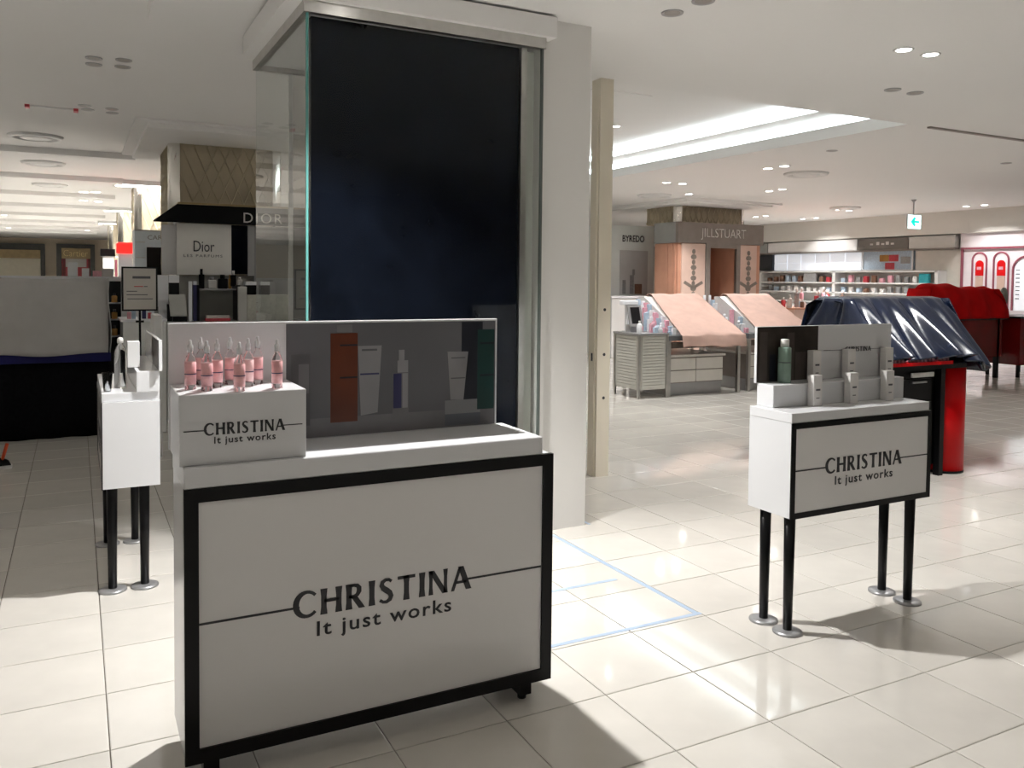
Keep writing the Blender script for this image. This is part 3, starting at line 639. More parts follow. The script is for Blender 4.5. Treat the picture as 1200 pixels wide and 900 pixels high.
for x, z, w_, h, mt, cp, lb in ((-.495, 1.36, .055, .21, black_satin, black_satin, 'tall black perfume bottle on the booth shelf'), (-.39, 1.36, .085, .13, white_dim, item_grey, 'squat grey perfume bottle on the booth shelf'),
        (-.28, 1.36, .10, .15, black_satin, black_satin, 'wide black perfume bottle on the booth shelf'), (-.205, 1.36, .03, .15, amber, amber, 'slim dark amber bottle on the booth shelf'),
        (-.17, 1.386, .06, .17, black_satin, white_dim, 'black bottle with white cap on the grey plinth'), (-.1, 1.386, .05, .1, white_dim, white_dim, 'small white bottle on the grey plinth')):
    simple_bottle('perfume_bottle', x, 7.0, z, w_, h, mt, cp, lb, gl)
for x, w_, lb in ((-.0, .12, 'black and white perfume carton on the ribbed plinth'), (.15, .1, 'second black and white carton on the ribbed plinth')):
    t = thing('perfume_carton', lb, 'box', (x, 6.95, 1.296)); MB().box(x-w_/2, x+w_/2, 6.9, 7.0, 1.296, 1.40).build('carton', black_satin, t); MB().box(x-w_/2, x+w_/2, 6.9, 7.0, 1.40, 1.438).build('carton_top', white_cool, t)
for x, mt, lb in ((-.626, white_cool, 'white slim tester card on the counter edge'), (-.58, navy_ink, 'dark blue slim tester card on the counter edge')):
    t = thing('tester_stand', lb, 'display card', (x, 6.85, 1.02)); MB().box(x-.017, x+.017, 6.84, 6.86, 1.02, 1.40).build('card', mt, t); MB().box(x-.017, x+.017, 6.838, 6.862, 1.40, 1.438).build('card_head', white_cool, t)
t = thing('framed_mirror', 'tilted grey vanity mirror on the perfume counter', 'mirror', (-.74, 6.85, 1.02))
MB().prism([(-.66, 1.075), (-.82, 1.075), (-.84, 1.30), (-.675, 1.30)], FRONT(6.85), 0, .02).build('mirror_plate', mat('mirror_grey', (.58, .58, .55), .3, var=.03), t)
MB().box(-.85, -.80, 6.86, 6.9, 1.02, 1.2).box(-.80, -.66, 6.83, 6.9, 1.02, 1.07).build('mirror_base', black_satin, t)
for x, mt, lb in ((-.88, white_cool, 'bright white boxes behind the vanity mirror'), (-.775, black_satin, 'black box with white top behind the vanity mirror')):
    t = thing('stacked_box', lb, 'box', (x, 6.98, 1.02)); MB().box(x-.05, x+.05, 6.93, 7.03, 1.02, 1.42).build('carton', mt, t); MB().box(x-.05, x+.05, 6.93, 7.03, 1.42, 1.5).build('carton_top', white_cool, t)
t = thing('tester_tray', 'tray of pale and red tester strips on the perfume counter', 'tray', (-.36, 6.8, 1.02))
MB().box(-.48, -.235, 6.76, 6.86, 1.02, 1.05).build('tray', item_red, t); MB().box(-.475, -.24, 6.8, 6.86, 1.05, 1.078).build('tester_row', white_dim, t)
# low white counter and black shelf left of the booth
lc = thing('makeup_counter', 'pinkish white counter with small products left of the booth', 'counter', (-1.05, 6.4, 0))
MB().box(-1.30, -.93, 6.1, 6.7, 0, 1.06, .004).build('body', white_satin, lc)
MB().box(-1.32, -.92, 6.08, 6.72, 1.06, 1.08).build('top', white_cool, lc)
for k, (x, mt, h) in enumerate(((-1.24, item_pink, .09), (-1.2, item_blue, .12), (-1.15, white_cool, .13), (-1.11, navy_ink, .12), (-1.06, item_red, .08), (-1.0, item_grey, .16))):
    simple_bottle('cosmetic_bottle', x, 6.25, 1.08, .035, h, mt, white_dim, ['pink', 'pale blue', 'white', 'navy', 'red', 'grey'][k]+' little bottle on the pinkish white counter', 'bottles on the pinkish counter')
bs = thing('black_shelf', 'narrow black shelf unit with amber bottles beside the grey cover', 'shelf', (-1.33, 7.2, 0))
MB().box(-1.40, -1.27, 7.15, 7.3, 0, 1.43).build('back', black_satin, bs)
for z in (.86, 1.03, 1.2): MB().box(-1.40, -1.27, 7.02, 7.15, z, z+.012).build('shelf_board', grey_metal, bs)
for z in (.872, 1.042, 1.212): simple_bottle('amber_bottle', -1.335, 7.08, z, .055, .1, amber, ink, 'small amber bottle on the narrow black shelf', 'amber bottles on black shelf', False)
# mid-distance booths
t = thing('white_counter', 'long white lit counter behind the grey covered table', 'counter', (-2.0, 9.1, 0))
MB().box(-4.5, -.95, 9.0, 9.5, 0, 1.42).build('body', white_cool, t); MB().box(-4.52, -.93, 8.97, 9.53, 1.42, 1.475).build('top', white_cool, t)
for k, (x, mt, w_, h) in enumerate(((-1.72, white_cool, .11, .17), (-1.58, white_cool, .08, .1), (-1.45, item_pink, .1, .07), (-1.33, white_dim, .13, .1))):
    tag(MB().box(x-w_/2, x+w_/2, 9.15, 9.25, 1.475, 1.475+h, .004).build('gift_box', mt, loc=(x, 9.2, 1.475)), ['tall white', 'small white', 'low pink', 'wide off-white'][k]+' box on the long lit counter', 'box')
t = thing('skincare_booth', 'pale blue booth with dark screen and CARITA lettering', 'booth', (-.6, 10.3, 0))
MB().box(-.975, .4, 10.0, 10.5, 0, 2.1).build('body', pale_blue, t)
MB().box(-.98, .4, 9.98, 10.5, 2.1, 2.115).build('top_edge', grey_metal, t)
MB().box(-.826, -.628, 9.985, 10.0, 1.3, 1.88).build('screen', screen, t)
text('CARITA', FRONT(10.0), -.813, 1.985, height=.06, width=.33, mt=item_grey, parent=t)
for z in (1.95, 1.74): MB().box(-.96, -.85, 9.9, 10.0, z-.008, z).build('shelf_board', white_dim, t)
t = thing('red_topped_column', 'white booth column with glowing red sign head', 'booth', (-.95, 13.2, 0))
MB().box(-1.05, -.84, 13.05, 13.3, 0, 1.86).build('shaft', white_cool, t); MB().box(-1.078, -.815, 13.0, 13.35, 1.86, 2.045, .02).build('sign_head', red_sign, t)
t = thing('black_topped_column', 'white booth column with black sign head', 'booth', (-1.12, 16.2, 0))
MB().box(-1.21, -1.01, 16.05, 16.3, 0, 1.87).build('shaft', white_cool, t); MB().box(-1.25, -.99, 16.0, 16.35, 1.87, 2.01).build('sign_head', black_satin, t)
tag(MB().box(-.99, -.95, 16.1, 16.3, 0, 1.8).build('rose_banner', rose, loc=(-.97, 16.2, 0)), 'narrow rose banner beside the black-topped column', 'banner')
# far shop fronts
sf = thing('shop_front', 'far shop front with dark frame, bronze canopy and drawn blind', 'shop front', (-4.2, 41.9, 0))
MB().box(-6.5, -2.95, 41.6, 41.99, 2.6, 2.89).box(-3.13, -2.95, 41.6, 41.99, 0, 2.6).build('frame', dark_frame, sf)
MB().box(-6.5, -3.13, 41.5, 41.99, 2.22, 2.6).build('canopy', bronze, sf); MB().box(-6.5, -3.13, 41.75, 41.99, 0, 2.22).build('blind', shutter_m, sf)
sg = thing('shop_front', 'far shop front with gold script sign over red interior', 'shop front', (-1.7, 41.9, 0))
MB().box(-2.49, -.9, 41.6, 41.99, 2.72, 2.92).box(-2.49, -2.28, 41.6, 41.99, 0, 2.72).box(-1.09, -.9, 41.6, 41.99, 0, 2.72).build('frame', dark_frame, sg)
MB().box(-2.28, -1.09, 41.5, 41.99, 2.24, 2.72).build('canopy', bronze, sg)
text('Cartier', FRONT(41.5), -2.2, 2.34, height=.3, width=1.0, mt=mat('gold_script', (.85, .70, .35), .4), parent=sg, bold=-.01)
MB().box(-2.28, -1.09, 41.8, 41.99, 0, 2.24).build('interior', item_red, sg); MB().box(-2.12, -1.25, 41.76, 41.8, 1.85, 2.24).build('window_blind', white_dim, sg)
for x in (-2.18, -1.12): MB().box(x-.06, x+.06, 41.7, 41.8, 0, 2.24).build('side_pillar', dark_red, sg)

# ------------------------------------------------------------------ right: makeup units
lv = thing('louvered_cabinet', 'white louvered cabinet on short legs beside the peach-covered counter', 'cabinet', (4.81, 6.35, 0))
MB().box(4.585, 5.02, 6.1, 6.62, .11, .8).build('carcass', louver_m, lv)
MB().box(4.56, 5.035, 6.07, 6.64, .80, .825).build('top', grey_metal, lv)
for nm, rng in (('front_louver', 0), ('side_louver', 1)):
    mb = MB()
    for k in range(17):
        z = .135+k*.0385
        if rng == 0: mb.box(4.63, 4.995, 6.088, 6.1, z, z+.031)
        else: mb.box(4.573, 4.585, 6.13, 6.59, z, z+.031)
    mb.build(nm, louver_m, lv)['kind'] = 'stuff'
for x, y in ((4.585, 6.1), (5.02, 6.1), (4.585, 6.62), (5.02, 6.62)):
    MB().box(x-.018, x+.018, y-.018, y+.018, .1, .8).build('corner_post', steel, lv)
    MB().prism([(x-.018, .1), (x+.018, .1), (x+.009, 0), (x-.009, 0)], lambda a, b, d: (a, d, b), y-.014, y+.014).build('leg', steel, lv)
mn = thing('tablet_monitor', 'grey framed tilted screen on the louvered cabinet', 'monitor', (4.72, 6.4, .825))
def tilt(a, b, d): return (4.66+a+.02*b, 6.38+.3*b-d+.12*a, .9+b)
MB().prism(rect(-.03, .20, 0, .27), tilt, 0, .02).build('bezel', grey_metal, mn)
MB().prism(rect(.01, .165, .035, .245), tilt, .02, .022).build('screen', screen, mn)
MB().box(4.66, 4.8, 6.4, 6.5, .825, .92).build('stand', grey_metal, mn)
tag(MB().box(4.62, 4.86, 6.5, 6.6, 1.17, 1.23, .01).box(4.7, 4.78, 6.52, 6.58, .825, 1.17).build('tissue_box', white_cool, loc=(4.74, 6.55, .825)), 'white box on a pedestal above the tilted screen', 'box')
t = thing('spray_bottle', 'white plastic bottle on the corner of the louvered cabinet', 'bottle', (4.63, 6.16, .825))
MB().lathe([(.033, 0), (.035, .01), (.035, .1), (.02, .125), (.012, .13)], 4.63, 6.16, .825, 16).build('bottle_body', white_cool, t); MB().cyl(4.63, 6.16, .955, .985, .013, n=12).build('cap', white_dim, t)
def unit(label):
    t = thing('makeup_unit', label, 'counter', (5.65, 6.6, 0), 'peach covered makeup units')
    MB().box(5.05, 6.29, 6.1, 7.15, .72, .79, .004).build('table_top', mat('unit_top_grey', (.14, .145, .155), .3), t)
    for x in (5.075, 6.25):
        for y in (6.13, 7.1): MB().box(x-.022, x+.022, y-.022, y+.022, 0, .72).build('post', steel, t)
    MB().box(5.07, 6.23, 6.13, 6.2, .62, .70).build('apron_drawer', mat('unit_brown', (.10, .075, .06), .35), t)
    dr = MB().box(5.09, 6.02, 6.18, 7.0, .16, .5).build('drawer_chest', dark_brown, t)  # chest coloured dark to paint the shade in the drawer gaps
    for i in range(2):
        for j in range(2): 
            d = MB().box(5.10+i*.46, 5.10+i*.46+.448, 6.16, 6.18, .172+j*.162, .172+j*.162+.15).build('drawer', drawer_m, t)
    MB().box(5.07, 6.05, 6.15, 7.0, .5, .53).build('chest_top', drawer_m, t)
    MB().box(5.09, 6.02, 6.2, 7.0, 0, .16).build('kick_plate', grey_metal, t)
    MB().prism([(6.14, .79), (6.98, 1.27), (7.1, 1.27), (7.1, .79)], lambda a, b, d: (d, a, b), 5.3, 6.2).build('sloped_tester', white_dim, t)
    def cl(u, v):
        p = [(6.02, .64), (6.035, .72), (6.05, .79), (6.12, .83), (6.4, .975), (6.7, 1.135), (6.98, 1.295), (7.06, 1.31), (7.13, 1.27), (7.15, 1.1)]
        k = v*(len(p)-1); i = min(int(k), len(p)-2); f = k-i
        y = p[i][0]*(1-f)+p[i+1][0]*f; z = p[i][1]*(1-f)+p[i+1][1]*f
        s_ = min(1, max(0, (y-6.05)/.95)); a = 5.22*(1-s_)+5.43*s_; b = 6.29*(1-s_)+6.27*s_
        x = a+(b-a)*u
        w1 = math.sin(u*17+v*4)*.5+math.sin(u*7-v*6)*.5
        if v < .25: y += .014*w1-.006
        z += .008*w1+.004*math.sin(v*40+u*5)*(v < .5)
        return (x, y, z)
    MB().grid(40, 40, cl).build('peach_cloth', peach, t, solid=.004)
    return t
u1 = unit('makeup unit with peach cloth and drawers beside the louvered cabinet')
u2 = copy_tree(u1, None, (1.36, 0, 0)); u2['label'] = 'peach covered makeup unit further from the louvered cabinet'
its = 'small products heaped on the makeup counter'
cols = [(item_pink, 'pink'), (white_cool, 'white'), (item_blue, 'pale blue'), (item_pink, 'pink'), (white_cool, 'white'), (item_blue, 'pale blue')]
for k in range(60):
    mt, cn = cols[(k*5+k//6) % 6]; x = 4.83+(k % 6)*.074; y = 6.19+(k//6)*.076
    if (x < 5.09 and y > 6.56) or x > 5.21 or (k < 18 and k % 6 == 0) or (4.68 < x < 4.95 and y > 6.33): continue
    h = .04+.09*random.random()+max(0, (y-6.2)*.52); z = .825 if x < 5.035 else .79
    tag(MB().box(x-.03, x+.03, y-.02, y+.02, z, z+h, .004).build('cosmetic_pack', mt, loc=(x, y, z)), cn+' cosmetic pack heaped between cabinet and peach cloth', 'box', its+' '+cn)
for k, (x, y) in enumerate(((6.46, 7.08), (6.56, 7.08), (6.46, 6.6), (6.55, 6.75), (6.5, 6.4))):
    simple_bottle('pump_bottle', x, y, .79, .07, [.5, .5, .2, .24, .16][k], [item_pink, item_pink, item_blue, white_cool, item_grey][k], white_cool, ['tall pink pump bottle between the peach cloths', 'tall pink pump bottle between the peach cloths', 'pale blue bottle between the peach cloths', 'white bottle between the peach cloths', 'grey bottle between the peach cloths'][k], 'bottles between the peach cloths', False)

for k, y in enumerate((6.22, 6.32, 6.5, 6.68, 6.86, 6.95)):
    mt, cn = cols[k]; h = .06+(y-6.2)*.5; x = 6.62 if y > 6.45 and y < 6.8 else 6.47+.03*(k % 2)
    tag(MB().box(x-.03, x+.03, y-.02, y+.02, .79, .79+h, .004).build('cosmetic_pack', mt, loc=(x, y, .79)), cn+' cosmetic pack standing between the two peach cloths', 'box', 'packs between the peach cloths')
# brown booth
jb = thing('copper_booth', 'copper coloured JILL STUART booth with dark doorway', 'booth', (9.3, 10.6, 0))
MB().box(8.32, 9.07, 10.03, 10.72, 0, 2.22).box(9.73, 10.36, 10.03, 10.72, 0, 2.22).build('body', brown, jb)
MB().box(9.0, 9.07, 10.72, 11.5, 0, 2.25).box(9.73, 9.8, 10.72, 11.5, 0, 2.25).box(9.07, 9.73, 11.43, 11.5, 0, 2.25).box(9.07, 9.73, 10.72, 11.43, 2.2, 2.25).build('inner_room', brown, jb)
MB().box(8.28, 10.4, 9.98, 10.06, 2.21, 2.6).build('front_fascia', dark_brown, jb)
MB().box(8.28, 8.34, 10.06, 10.72, 2.21, 2.6).build('side_fascia', grey_fascia, jb)
MB().box(8.33, 10.38, 10.06, 10.72, 2.22, 2.58).build('roof', dark_brown, jb)
text('JILLSTUART', FRONT(9.98), 8.82, 2.33, height=.17, width=1.12, mt=mat('sign_letters_dim', (.66, .63, .60), .35), parent=jb, bold=-.005)
MB().box(8.96, 9.07, 9.99, 10.06, 0, 2.21).box(9.73, 9.82, 9.99, 10.06, 0, 2.21).box(9.07, 9.73, 9.99, 10.06, 2.13, 2.21).build('door_frame', dark_brown, jb)
for a, b in ((8.39, 8.95), (9.83, 10.25)):
    p = MB().box(a, b, 10.0, 10.04, 0, 2.2).build('front_panel', pink_panel, jb); c = (a+b)/2
    mb = MB()
    for k in range(9):
        mb.prism([(c+.07*math.cos(i*.785)*(1 if k % 2 else .6), 1.25+k*.1+.05*math.sin(i*.785)) for i in range(8)], FRONT(10.0), 0, .004)
    for sgn in (-1, 1): mb.prism([(c, 1.4), (c+sgn*.2, 1.5), (c+sgn*.24, 1.45), (c+sgn*.05, 1.36)], FRONT(10.0), 0, .004)
    mb.build('scroll_ornament', silver_print, p)
for y0, y1 in ((10.09, 10.16), (10.18, 10.3), (10.32, 10.71)): MB().box(8.30, 8.32, y0, y1, 0, 2.2).build('side_panel', brown, jb)
cc = gold_column(8.5, 10.25, 10.3, 11.4, 2.6, 2.93, 'squat gold lattice column rising above the copper booth', 0, None)
MB().box(8.15, 10.25, 9.6, 12.0, 2.93, 2.97).box(8.05, 10.4, 9.5, 12.1, 2.97, 3.0).build('ceiling_collar', ceil_m, cc)
by = thing('white_booth', 'pale BYREDO booth with picture panel beside the copper booth', 'booth', (8.3, 12.2, 0))
MB().box(7.6, 8.9, 11.55, 12.6, 0, 2.6).build('body', mat('byredo_white', (.84, .88, .86), .4, var=.02), by)
text('BYREDO', FRONT(11.55), 8.12, 2.28, height=.13, width=.54, mt=ink, parent=by, bold=.02)
pc2 = MB().box(8.06, 8.74, 11.53, 11.55, 1.2, 2.1).build('picture_panel', mat('byredo_picture', (.58, .58, .58), .3, var=.1, scale=1.5), by)
for a, b, c, d, mm in ((8.3, 8.4, 1.22, 1.6, item_grey), (8.36, 8.42, 1.6, 1.72, item_grey), (8.42, 8.6, 1.22, 1.42, item_brown), (8.12, 8.2, 1.22, 1.5, item_grey)):
    MB().prism(rect(a, b, c, d), FRONT(11.53), 0, .004).build('printed_shape', mm, pc2)
t = thing('white_sideboard', 'white counter standing before the pale booth', 'counter', (7.9, 11.1, 0)); MB().box(7.4, 8.25, 10.85, 11.4, 0, 1.15, .01).build('body', white_satin, t); MB().box(7.38, 8.26, 10.83, 11.42, 1.15, 1.19).build('top', white_cool, t)

# navy covered display
nv = thing('draped_display', 'black makeup table under shiny navy cloth with red column end', 'display table', (4.0, 1.95, 0))
MB().box(3.3, 4.35, 1.78, 2.4, .08, .84).build('cabinet', black_satin, nv)
MB().box(3.25, 4.5, 1.68, 2.45, .84, .875).build('table_top', black_satin, nv)
MB().box(3.45, 4.32, 1.672, 1.70, .875, .9).build('red_tray', red_gloss, nv)
mb = MB()
for k in range(20): mb.cyl(3.47+k*.043, 1.70, .9, .925, .012, n=8)
mb.build('lipstick_row', item_pink, nv)['kind'] = 'stuff'
MB().lathe([(.155, 0), (.155, .84)], 4.47, 1.85, 0, 32).build('red_column', red_gloss, nv); MB().cyl(4.47, 1.85, 0, .02, .158, n=32).build('column_foot', black_satin, nv)
MB().box(4.25, 4.30, 1.72, 1.77, 0, .84).build('leg', black_satin, nv)
for z in (.3, .5, .68):
    d = MB().box(3.4, 4.2, 1.76, 1.78, z-.08, z+.08).build('drawer', black_satin, nv); MB().box(3.95, 4.12, 1.745, 1.76, z+.05, z+.062).build('handle', grey_metal, d)
MB().box(3.95, 4.2, 1.745, 1.76, .775, .81).build('label_strip', white_dim, nv)
MB().prism([(1.78, .875), (2.05, 1.34), (2.3, 1.34), (2.35, .875)], lambda a, b, d: (d, a, b), 3.62, 4.6).build('tester_rack', black_satin, nv)
def nc(u, v):
    p = [(1.61, .935), (1.64, .97), (1.72, 1.05), (1.84, 1.18), (1.95, 1.30), (2.03, 1.37), (2.12, 1.385), (2.28, 1.38), (2.36, 1.34), (2.42, 1.1), (2.46, .9)]
    k = v*(len(p)-1); i = min(int(k), len(p)-2); f = k-i
    y = p[i][0]*(1-f)+p[i+1][0]*f; z = p[i][1]*(1-f)+p[i+1][1]*f
    low = max(0, (1.36-z)/.5); fr_ = 1 if v < .55 else .4
    x = 3.47+u*1.19+(u-.6)*.10*low
    fold = math.sin(u*34+1.6*math.sin(u*9))*.6+math.sin(u*71+2)*.22+.3*math.sin(u*11+v*3)
    y -= fr_*(.02+.10*low)*fold; z += .035*low*fold
    if u > .8 and v < .35: z -= .12*(u-.8)/.2*(1-v/.35)
    if u < .06: z -= .09*(1-u/.06)*(.3+low)
    return (x, y, z)
MB().grid(110, 40, nc).build('navy_cloth', navy, nv, solid=.005)
MB().grid(14, 10, lambda u, v: (3.47-.07*(1-v)+.03*math.sin(u*12+v*3), 1.70+u*.7*(.5+.5*(1-v))+.2*v, 1.0+v*.37)).build('navy_cloth_side', navy, nv, solid=.005)
MB().grid(14, 10, lambda u, v: (4.655+.02*math.sin(u*9)+.045*(1-v), 1.66+u*.75*(.35+.65*(1-v))+.3*v, .80+v*.575)).build('navy_cloth_side', navy, nv, solid=.005)

# red covered counter
rd = thing('red_draped_counter', 'dark red makeup counter under a bright red cloth', 'counter', (10.4, 6.0, 0))
MB().box(9.35, 11.42, 5.75, 6.4, .34, .93).build('body', dark_red, rd); MB().box(9.3, 11.5, 5.7, 6.45, .93, .955).build('top', black_satin, rd)
for x in (9.45, 11.33):
    for y in (5.78, 6.36): MB().box(x-.03, x+.03, y-.03, y+.03, 0, .93).build('leg', black_satin, rd)
MB().box(9.7, 11.1, 5.8, 6.02, .955, 1.36).build('tester_rack', dark_red, rd)
def rc(u, v):
    p = [(5.68, .955), (5.70, 1.1), (5.74, 1.3), (5.80, 1.43), (5.9, 1.47), (6.0, 1.46), (6.07, 1.38), (6.1, 1.1), (6.11, .96)]
    k = v*(len(p)-1); i = min(int(k), len(p)-2); f = k-i
    y = p[i][0]*(1-f)+p[i+1][0]*f; z = p[i][1]*(1-f)+p[i+1][1]*f
    top = max(0, min(1, (z-1.1)/.35)); x = 9.52+u*1.96; x += (.12 if u < .5 else -.28)*top*abs(2*u-1)**2
    z += top*(.03*math.sin(u*6.3+.5)+.015*math.sin(u*21)-.06*(abs(2*u-1)**6))
    y += .03*math.sin(u*25)*(1-top)
    return (x, y, z)
MB().grid(60, 24, rc).build('red_cloth', red_cloth, rd, solid=.006)
MB().grid(6, 6, lambda u, v: (11.48-.26*v*v, 5.69+u*.41, .955+v*.46)).build('red_cloth_side', red_cloth, rd, solid=.006)
MB().grid(6, 6, lambda u, v: (9.52+.1*v*v, 5.69+u*.41, .955+v*.46)).build('red_cloth_side', red_cloth, rd, solid=.006)
t = thing('red_drawer_cabinet', 'dark red drawer cabinet beside the red-draped counter', 'cabinet', (12.1, 5.9, 0))
MB().box(11.65, 12.6, 5.6, 6.2, .2, .95).build('body', dark_red, t); MB().box(11.6, 12.65, 5.57, 6.23, .95, .98).build('top', black_satin, t)
for k in range(4):
    d = MB().box(11.9, 12.55, 5.58, 5.6, .24+k*.17, .39+k*.17).build('drawer', dark_red, t); MB().box(12.0, 12.45, 5.565, 5.58, .33+k*.17, .35+k*.17).build('handle', white_dim if k == 3 else bronze, d)
for x in (11.7, 12.55):
    for y in (5.65, 6.15): MB().box(x-.02, x+.02, y-.02, y+.02, 0, .2).build('leg', black_satin, t)
t = thing('vanity_mirror', 'round chrome vanity mirror behind the red cloth', 'mirror', (11.95, 6.05, .98))
MB().prism([(11.82+.1*math.cos(a*.314), 1.28+.16*math.sin(a*.314)) for a in range(20)], FRONT(6.0), 0, .02).build('mirror_disc', mat('mirror_dark', (.35, .40, .38), .1, .8), t); MB().tube((11.9, 6.02, .98), (11.86, 6.02, 1.13), .012).build('arm', chrome, t)

# wall units at the right wall
def wy(y): return -y           # helper: a-coordinate on a plane facing -X
WL = LEFTF
struct(MB().box(14.45, 14.8, 2.9, 30, 2.53, 3.0), 'trim_24', mat('bulkhead', (.68, .66, .62), .6, var=.01), 'grey bulkhead above the wall shelving')
wu = thing('wall_shelving', 'white wall shelving with backlit panels and shelves', 'shelving', (14.6, 11.5, 0))
MB().box(14.72, 14.79, 8.70, 16, 0, 2.53).build('back_board', mat('shelf_white', (.72, .71, .68), .5, var=.02), wu)
for y0, y1, mt in ((14.0, 16.0, grey_fascia), (11.16, 13.98, white_satin), (9.80, 11.14, taupe), (8.70, 9.78, mat('fascia_grey_white', (.56, .55, .52), .5))):
    MB().box(14.45, 14.6, y0, y1, 2.245, 2.50).build('fascia_panel', mt, wu)
MB().box(14.43, 14.6, 8.70, 16, 2.215, 2.24).build('fascia_rail', dark_brown, wu)
for k, a in enumerate((10.75, 10.58, 10.45, 10.33, 10.2)): MB().prism(rect(-a-.04, -a+.04, 2.35, 2.42 if k % 2 else 2.39), WL(14.45), 0, .004).build('sign_mark', text_light, wu)
k0 = 11.2
for k in range(6):
    MB().box(14.66, 14.72, k0+.01, k0+.45, 1.98, 2.2).build('backlit_panel', lit_panel, wu); MB().box(14.66, 14.72, k0+.01, k0+.45, 1.79, 1.97).build('backlit_panel', lit_panel, wu); k0 += .46
MB().box(14.62, 14.72, 13.98, 14.6, 1.8, 2.2).build('dark_sign', mat('dark_sign', (.045, .05, .06), .3), wu)
MB().box(14.64, 14.72, 9.82, 11.12, 1.80, 2.21).build('picture_panel', item_blue, wu)
for y, z, mm in ((10.55, 2.05, amber), (10.3, 2.05, item_red), (10.0, 2.0, item_grey), (10.4, 1.87, item_red)): MB().box(14.632, 14.64, y-.12, y+.12, z-.07, z+.08).build('picture_product', mm, wu)
MB().box(14.625, 14.64, 9.80, 9.84, 1.78, 2.22).box(14.625, 14.64, 9.84, 11.14, 1.78, 1.80).box(14.625, 14.64, 11.12, 11.16, 1.78, 2.22).build('picture_frame', white_cool, wu)
MB().box(14.66, 14.72, 8.7, 9.76, 1.2, 2.2).build('plain_panel', mat('warm_panel', (.74, .72, .66), .4), wu)
for z in (1.735, 1.47, 1.24, 1.0): MB().box(14.38, 14.72, 9.05, 15.5, z, z+.03).build('shelf_board', white_satin, wu)
for y in (9.05, 11.75, 14.2): MB().box(14.38, 14.72, y-.04, y+.04, .0, 1.765).build('upright', white_satin, wu)
MB().box(14.36, 14.72, 9.05, 15.5, 0, .95).build('base_cabinet', white_satin, wu)
pal = [(white_dim, 'white'), (item_pink, 'pink'), (item_red, 'red'), (item_brown, 'brown'), (item_grey, 'grey'), (item_blue, 'pale blue')]
for z, hh in ((1.50, .16), (1.27, .13)):
    y = 9.2
    while y < 14.0:
        if abs(y-11.75) > .13 and not (z > 1.4 and (9.15 < y < 9.6 or 12.2 < y < 12.8)):
            mt, cn = random.choice(pal) if z > 1.4 else random.choice(pal[:1]*2+pal[3:])
            h = hh*(.6+.5*random.random())
            tag(MB().box(14.44, 14.52, y-.055, y+.055, z, z+h, .006).build('boxed_cosmetic', mt, loc=(14.48, y, z)), cn+' boxed product on the '+('upper' if z > 1.4 else 'lower')+' wall shelf', 'box', cn+' products on the '+('upper' if z > 1.4 else 'lower')+' wall shelf')
        y += .19+.05*random.random()
tag(MB().box(14.42, 14.5, 9.26, 9.5, 1.5, 1.7, .01).build('hat_box', item_teal, loc=(14.46, 9.4, 1.5)), 'teal box standing out on the upper wall shelf', 'box')
tag(MB().box(14.40, 14.43, 12.3, 12.7, 1.5, 1.72).box(14.395, 14.40, 12.34, 12.66, 1.53, 1.69).build('framed_screen', item_grey, loc=(14.42, 12.5, 1.5)), 'small grey framed screen on the upper wall shelf', 'screen')
t = thing('island_counter', 'brown island counter crowded with displays before the wall shelving', 'counter', (11.6, 10.2, 0))
MB().box(10.9, 12.6, 9.6, 10.6, 0, .95).build('body', pink_panel, t); MB().box(10.86, 12.64, 9.56, 10.64, .95, .98).build('top', brown, t)
for k in range(16):
    x = 10.95+k*.105; mt, cn = pal[k % 6]; h = .12+.3*random.random()
    simple_bottle('display_bottle', x, 9.75+.5*random.random(), .98, .08, h, mt, white_dim, cn+' bottle among the displays on the brown island counter', cn+' island bottles', k % 2 == 0)
av = thing('arch_display', 'white wall display with rose outlined arches and red niches', 'wall display', (14.6, 7.9, 0))
MB().box(14.6, 14.79, 4.5, 8.64, 0, 2.2).build('back_panel', arch_white, av)
MB().box(14.55, 14.79, 4.5, 8.64, 2.24, 2.53).build('top_fascia', arch_white, av)
MB().box(14.54, 14.62, 4.5, 8.64, 2.2, 2.235).box(14.56, 14.62, 8.60, 8.64, 0, 2.5).build('rose_trim', rose, av)
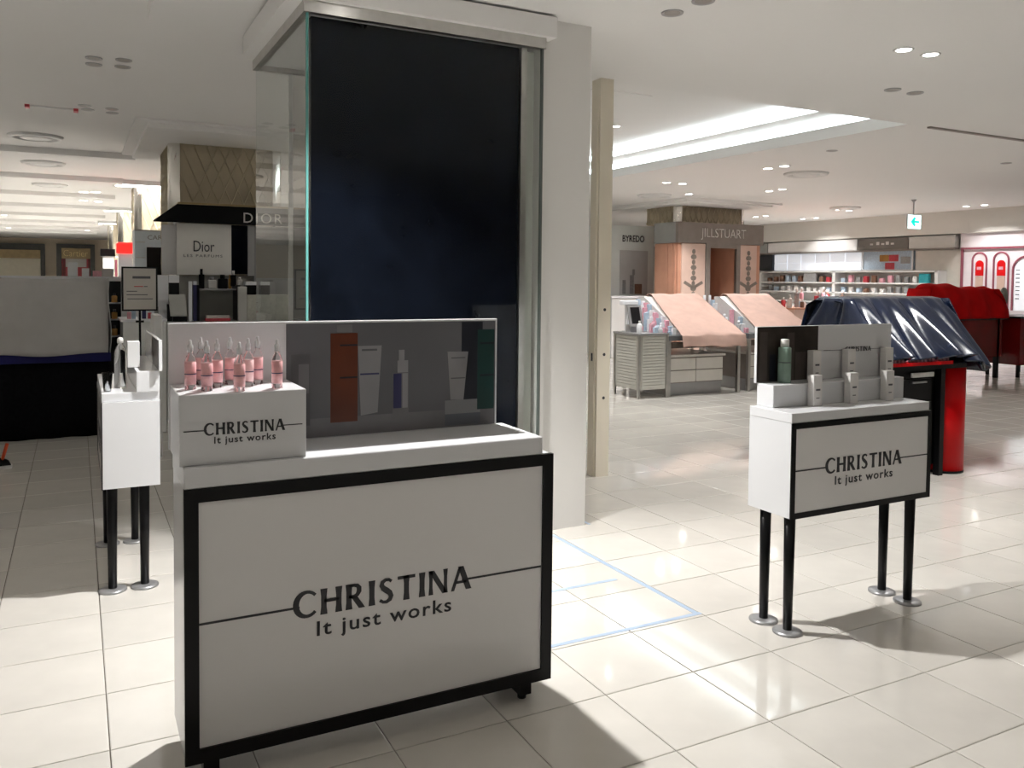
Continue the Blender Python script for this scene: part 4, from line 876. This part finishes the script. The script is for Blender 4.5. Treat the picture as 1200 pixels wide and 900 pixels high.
def archpts(c, w_, z0, zt, n=14):
    r = w_/2; return [(c-r, z0)]+[(c-r*math.cos(math.pi*i/n), zt-r+r*math.sin(math.pi*i/n)) for i in range(n+1)]+[(c+r, z0)]
for cy, w_, zt in ((8.25, .33, 2.14), (7.80, .33, 2.14), (7.3, .55, 2.05)):
    o1 = archpts(-cy, w_, .98, zt); o2 = archpts(-cy, w_-.06, .98, zt-.03); mb = MB()
    for i in range(len(o1)-1): mb.prism([o1[i], o1[i+1], o2[i+1], o2[i]], LEFTF(14.6), 0, .02)
    mb.build('arch_outline', rose, av)
    if w_ < .5:
        nn = MB().prism(archpts(-cy, .17, 1.66, 1.97), LEFTF(14.6), 0, .008).build('red_niche', red_niche, av)
        MB().prism(rect(-cy-.05, -cy+.04, 1.78, 1.84), LEFTF(14.592), 0, .004).build('niche_mark', item_pink, nn)
        MB().prism(rect(-cy-.08, -cy+.08, 1.35, 1.655), LEFTF(14.6), 0, .008).build('niche_base', pink_panel, av)
    else:
        MB().prism(archpts(-cy, .44, .98, 1.97), LEFTF(14.6), 0, .008).build('lit_arch', lit_panel, av)
        for k in range(8): MB().prism(rect(-cy-.2, -cy-.12, 1.2+k*.08, 1.225+k*.08), LEFTF(14.592), 0, .004).build('niche_mark', item_grey, av)
es = thing('exit_sign', 'green and white exit arrow sign hanging from the ceiling', 'sign', (11.73, 7.64, 3.0))
MB().tube((11.73, 7.64, 2.72), (11.73, 7.64, 3.0), .012).build('hanger', grey_metal, es); MB().lathe([(.05, 0), (.02, -.04)], 11.73, 7.64, 3.0, 12).build('ceiling_cup', grey_metal, es)
MB().box(11.55, 11.91, 7.62, 7.67, 2.47, 2.73).build('housing', white_satin, es)
ef = MB().box(11.56, 11.90, 7.612, 7.62, 2.48, 2.72).build('sign_face', exit_white, es)
MB().prism([(11.62, 2.6), (11.72, 2.69), (11.76, 2.66), (11.725, 2.62), (11.85, 2.62), (11.85, 2.58), (11.725, 2.58), (11.76, 2.54), (11.72, 2.51)], FRONT(7.612), 0, .004).build('arrow', exit_green, ef)
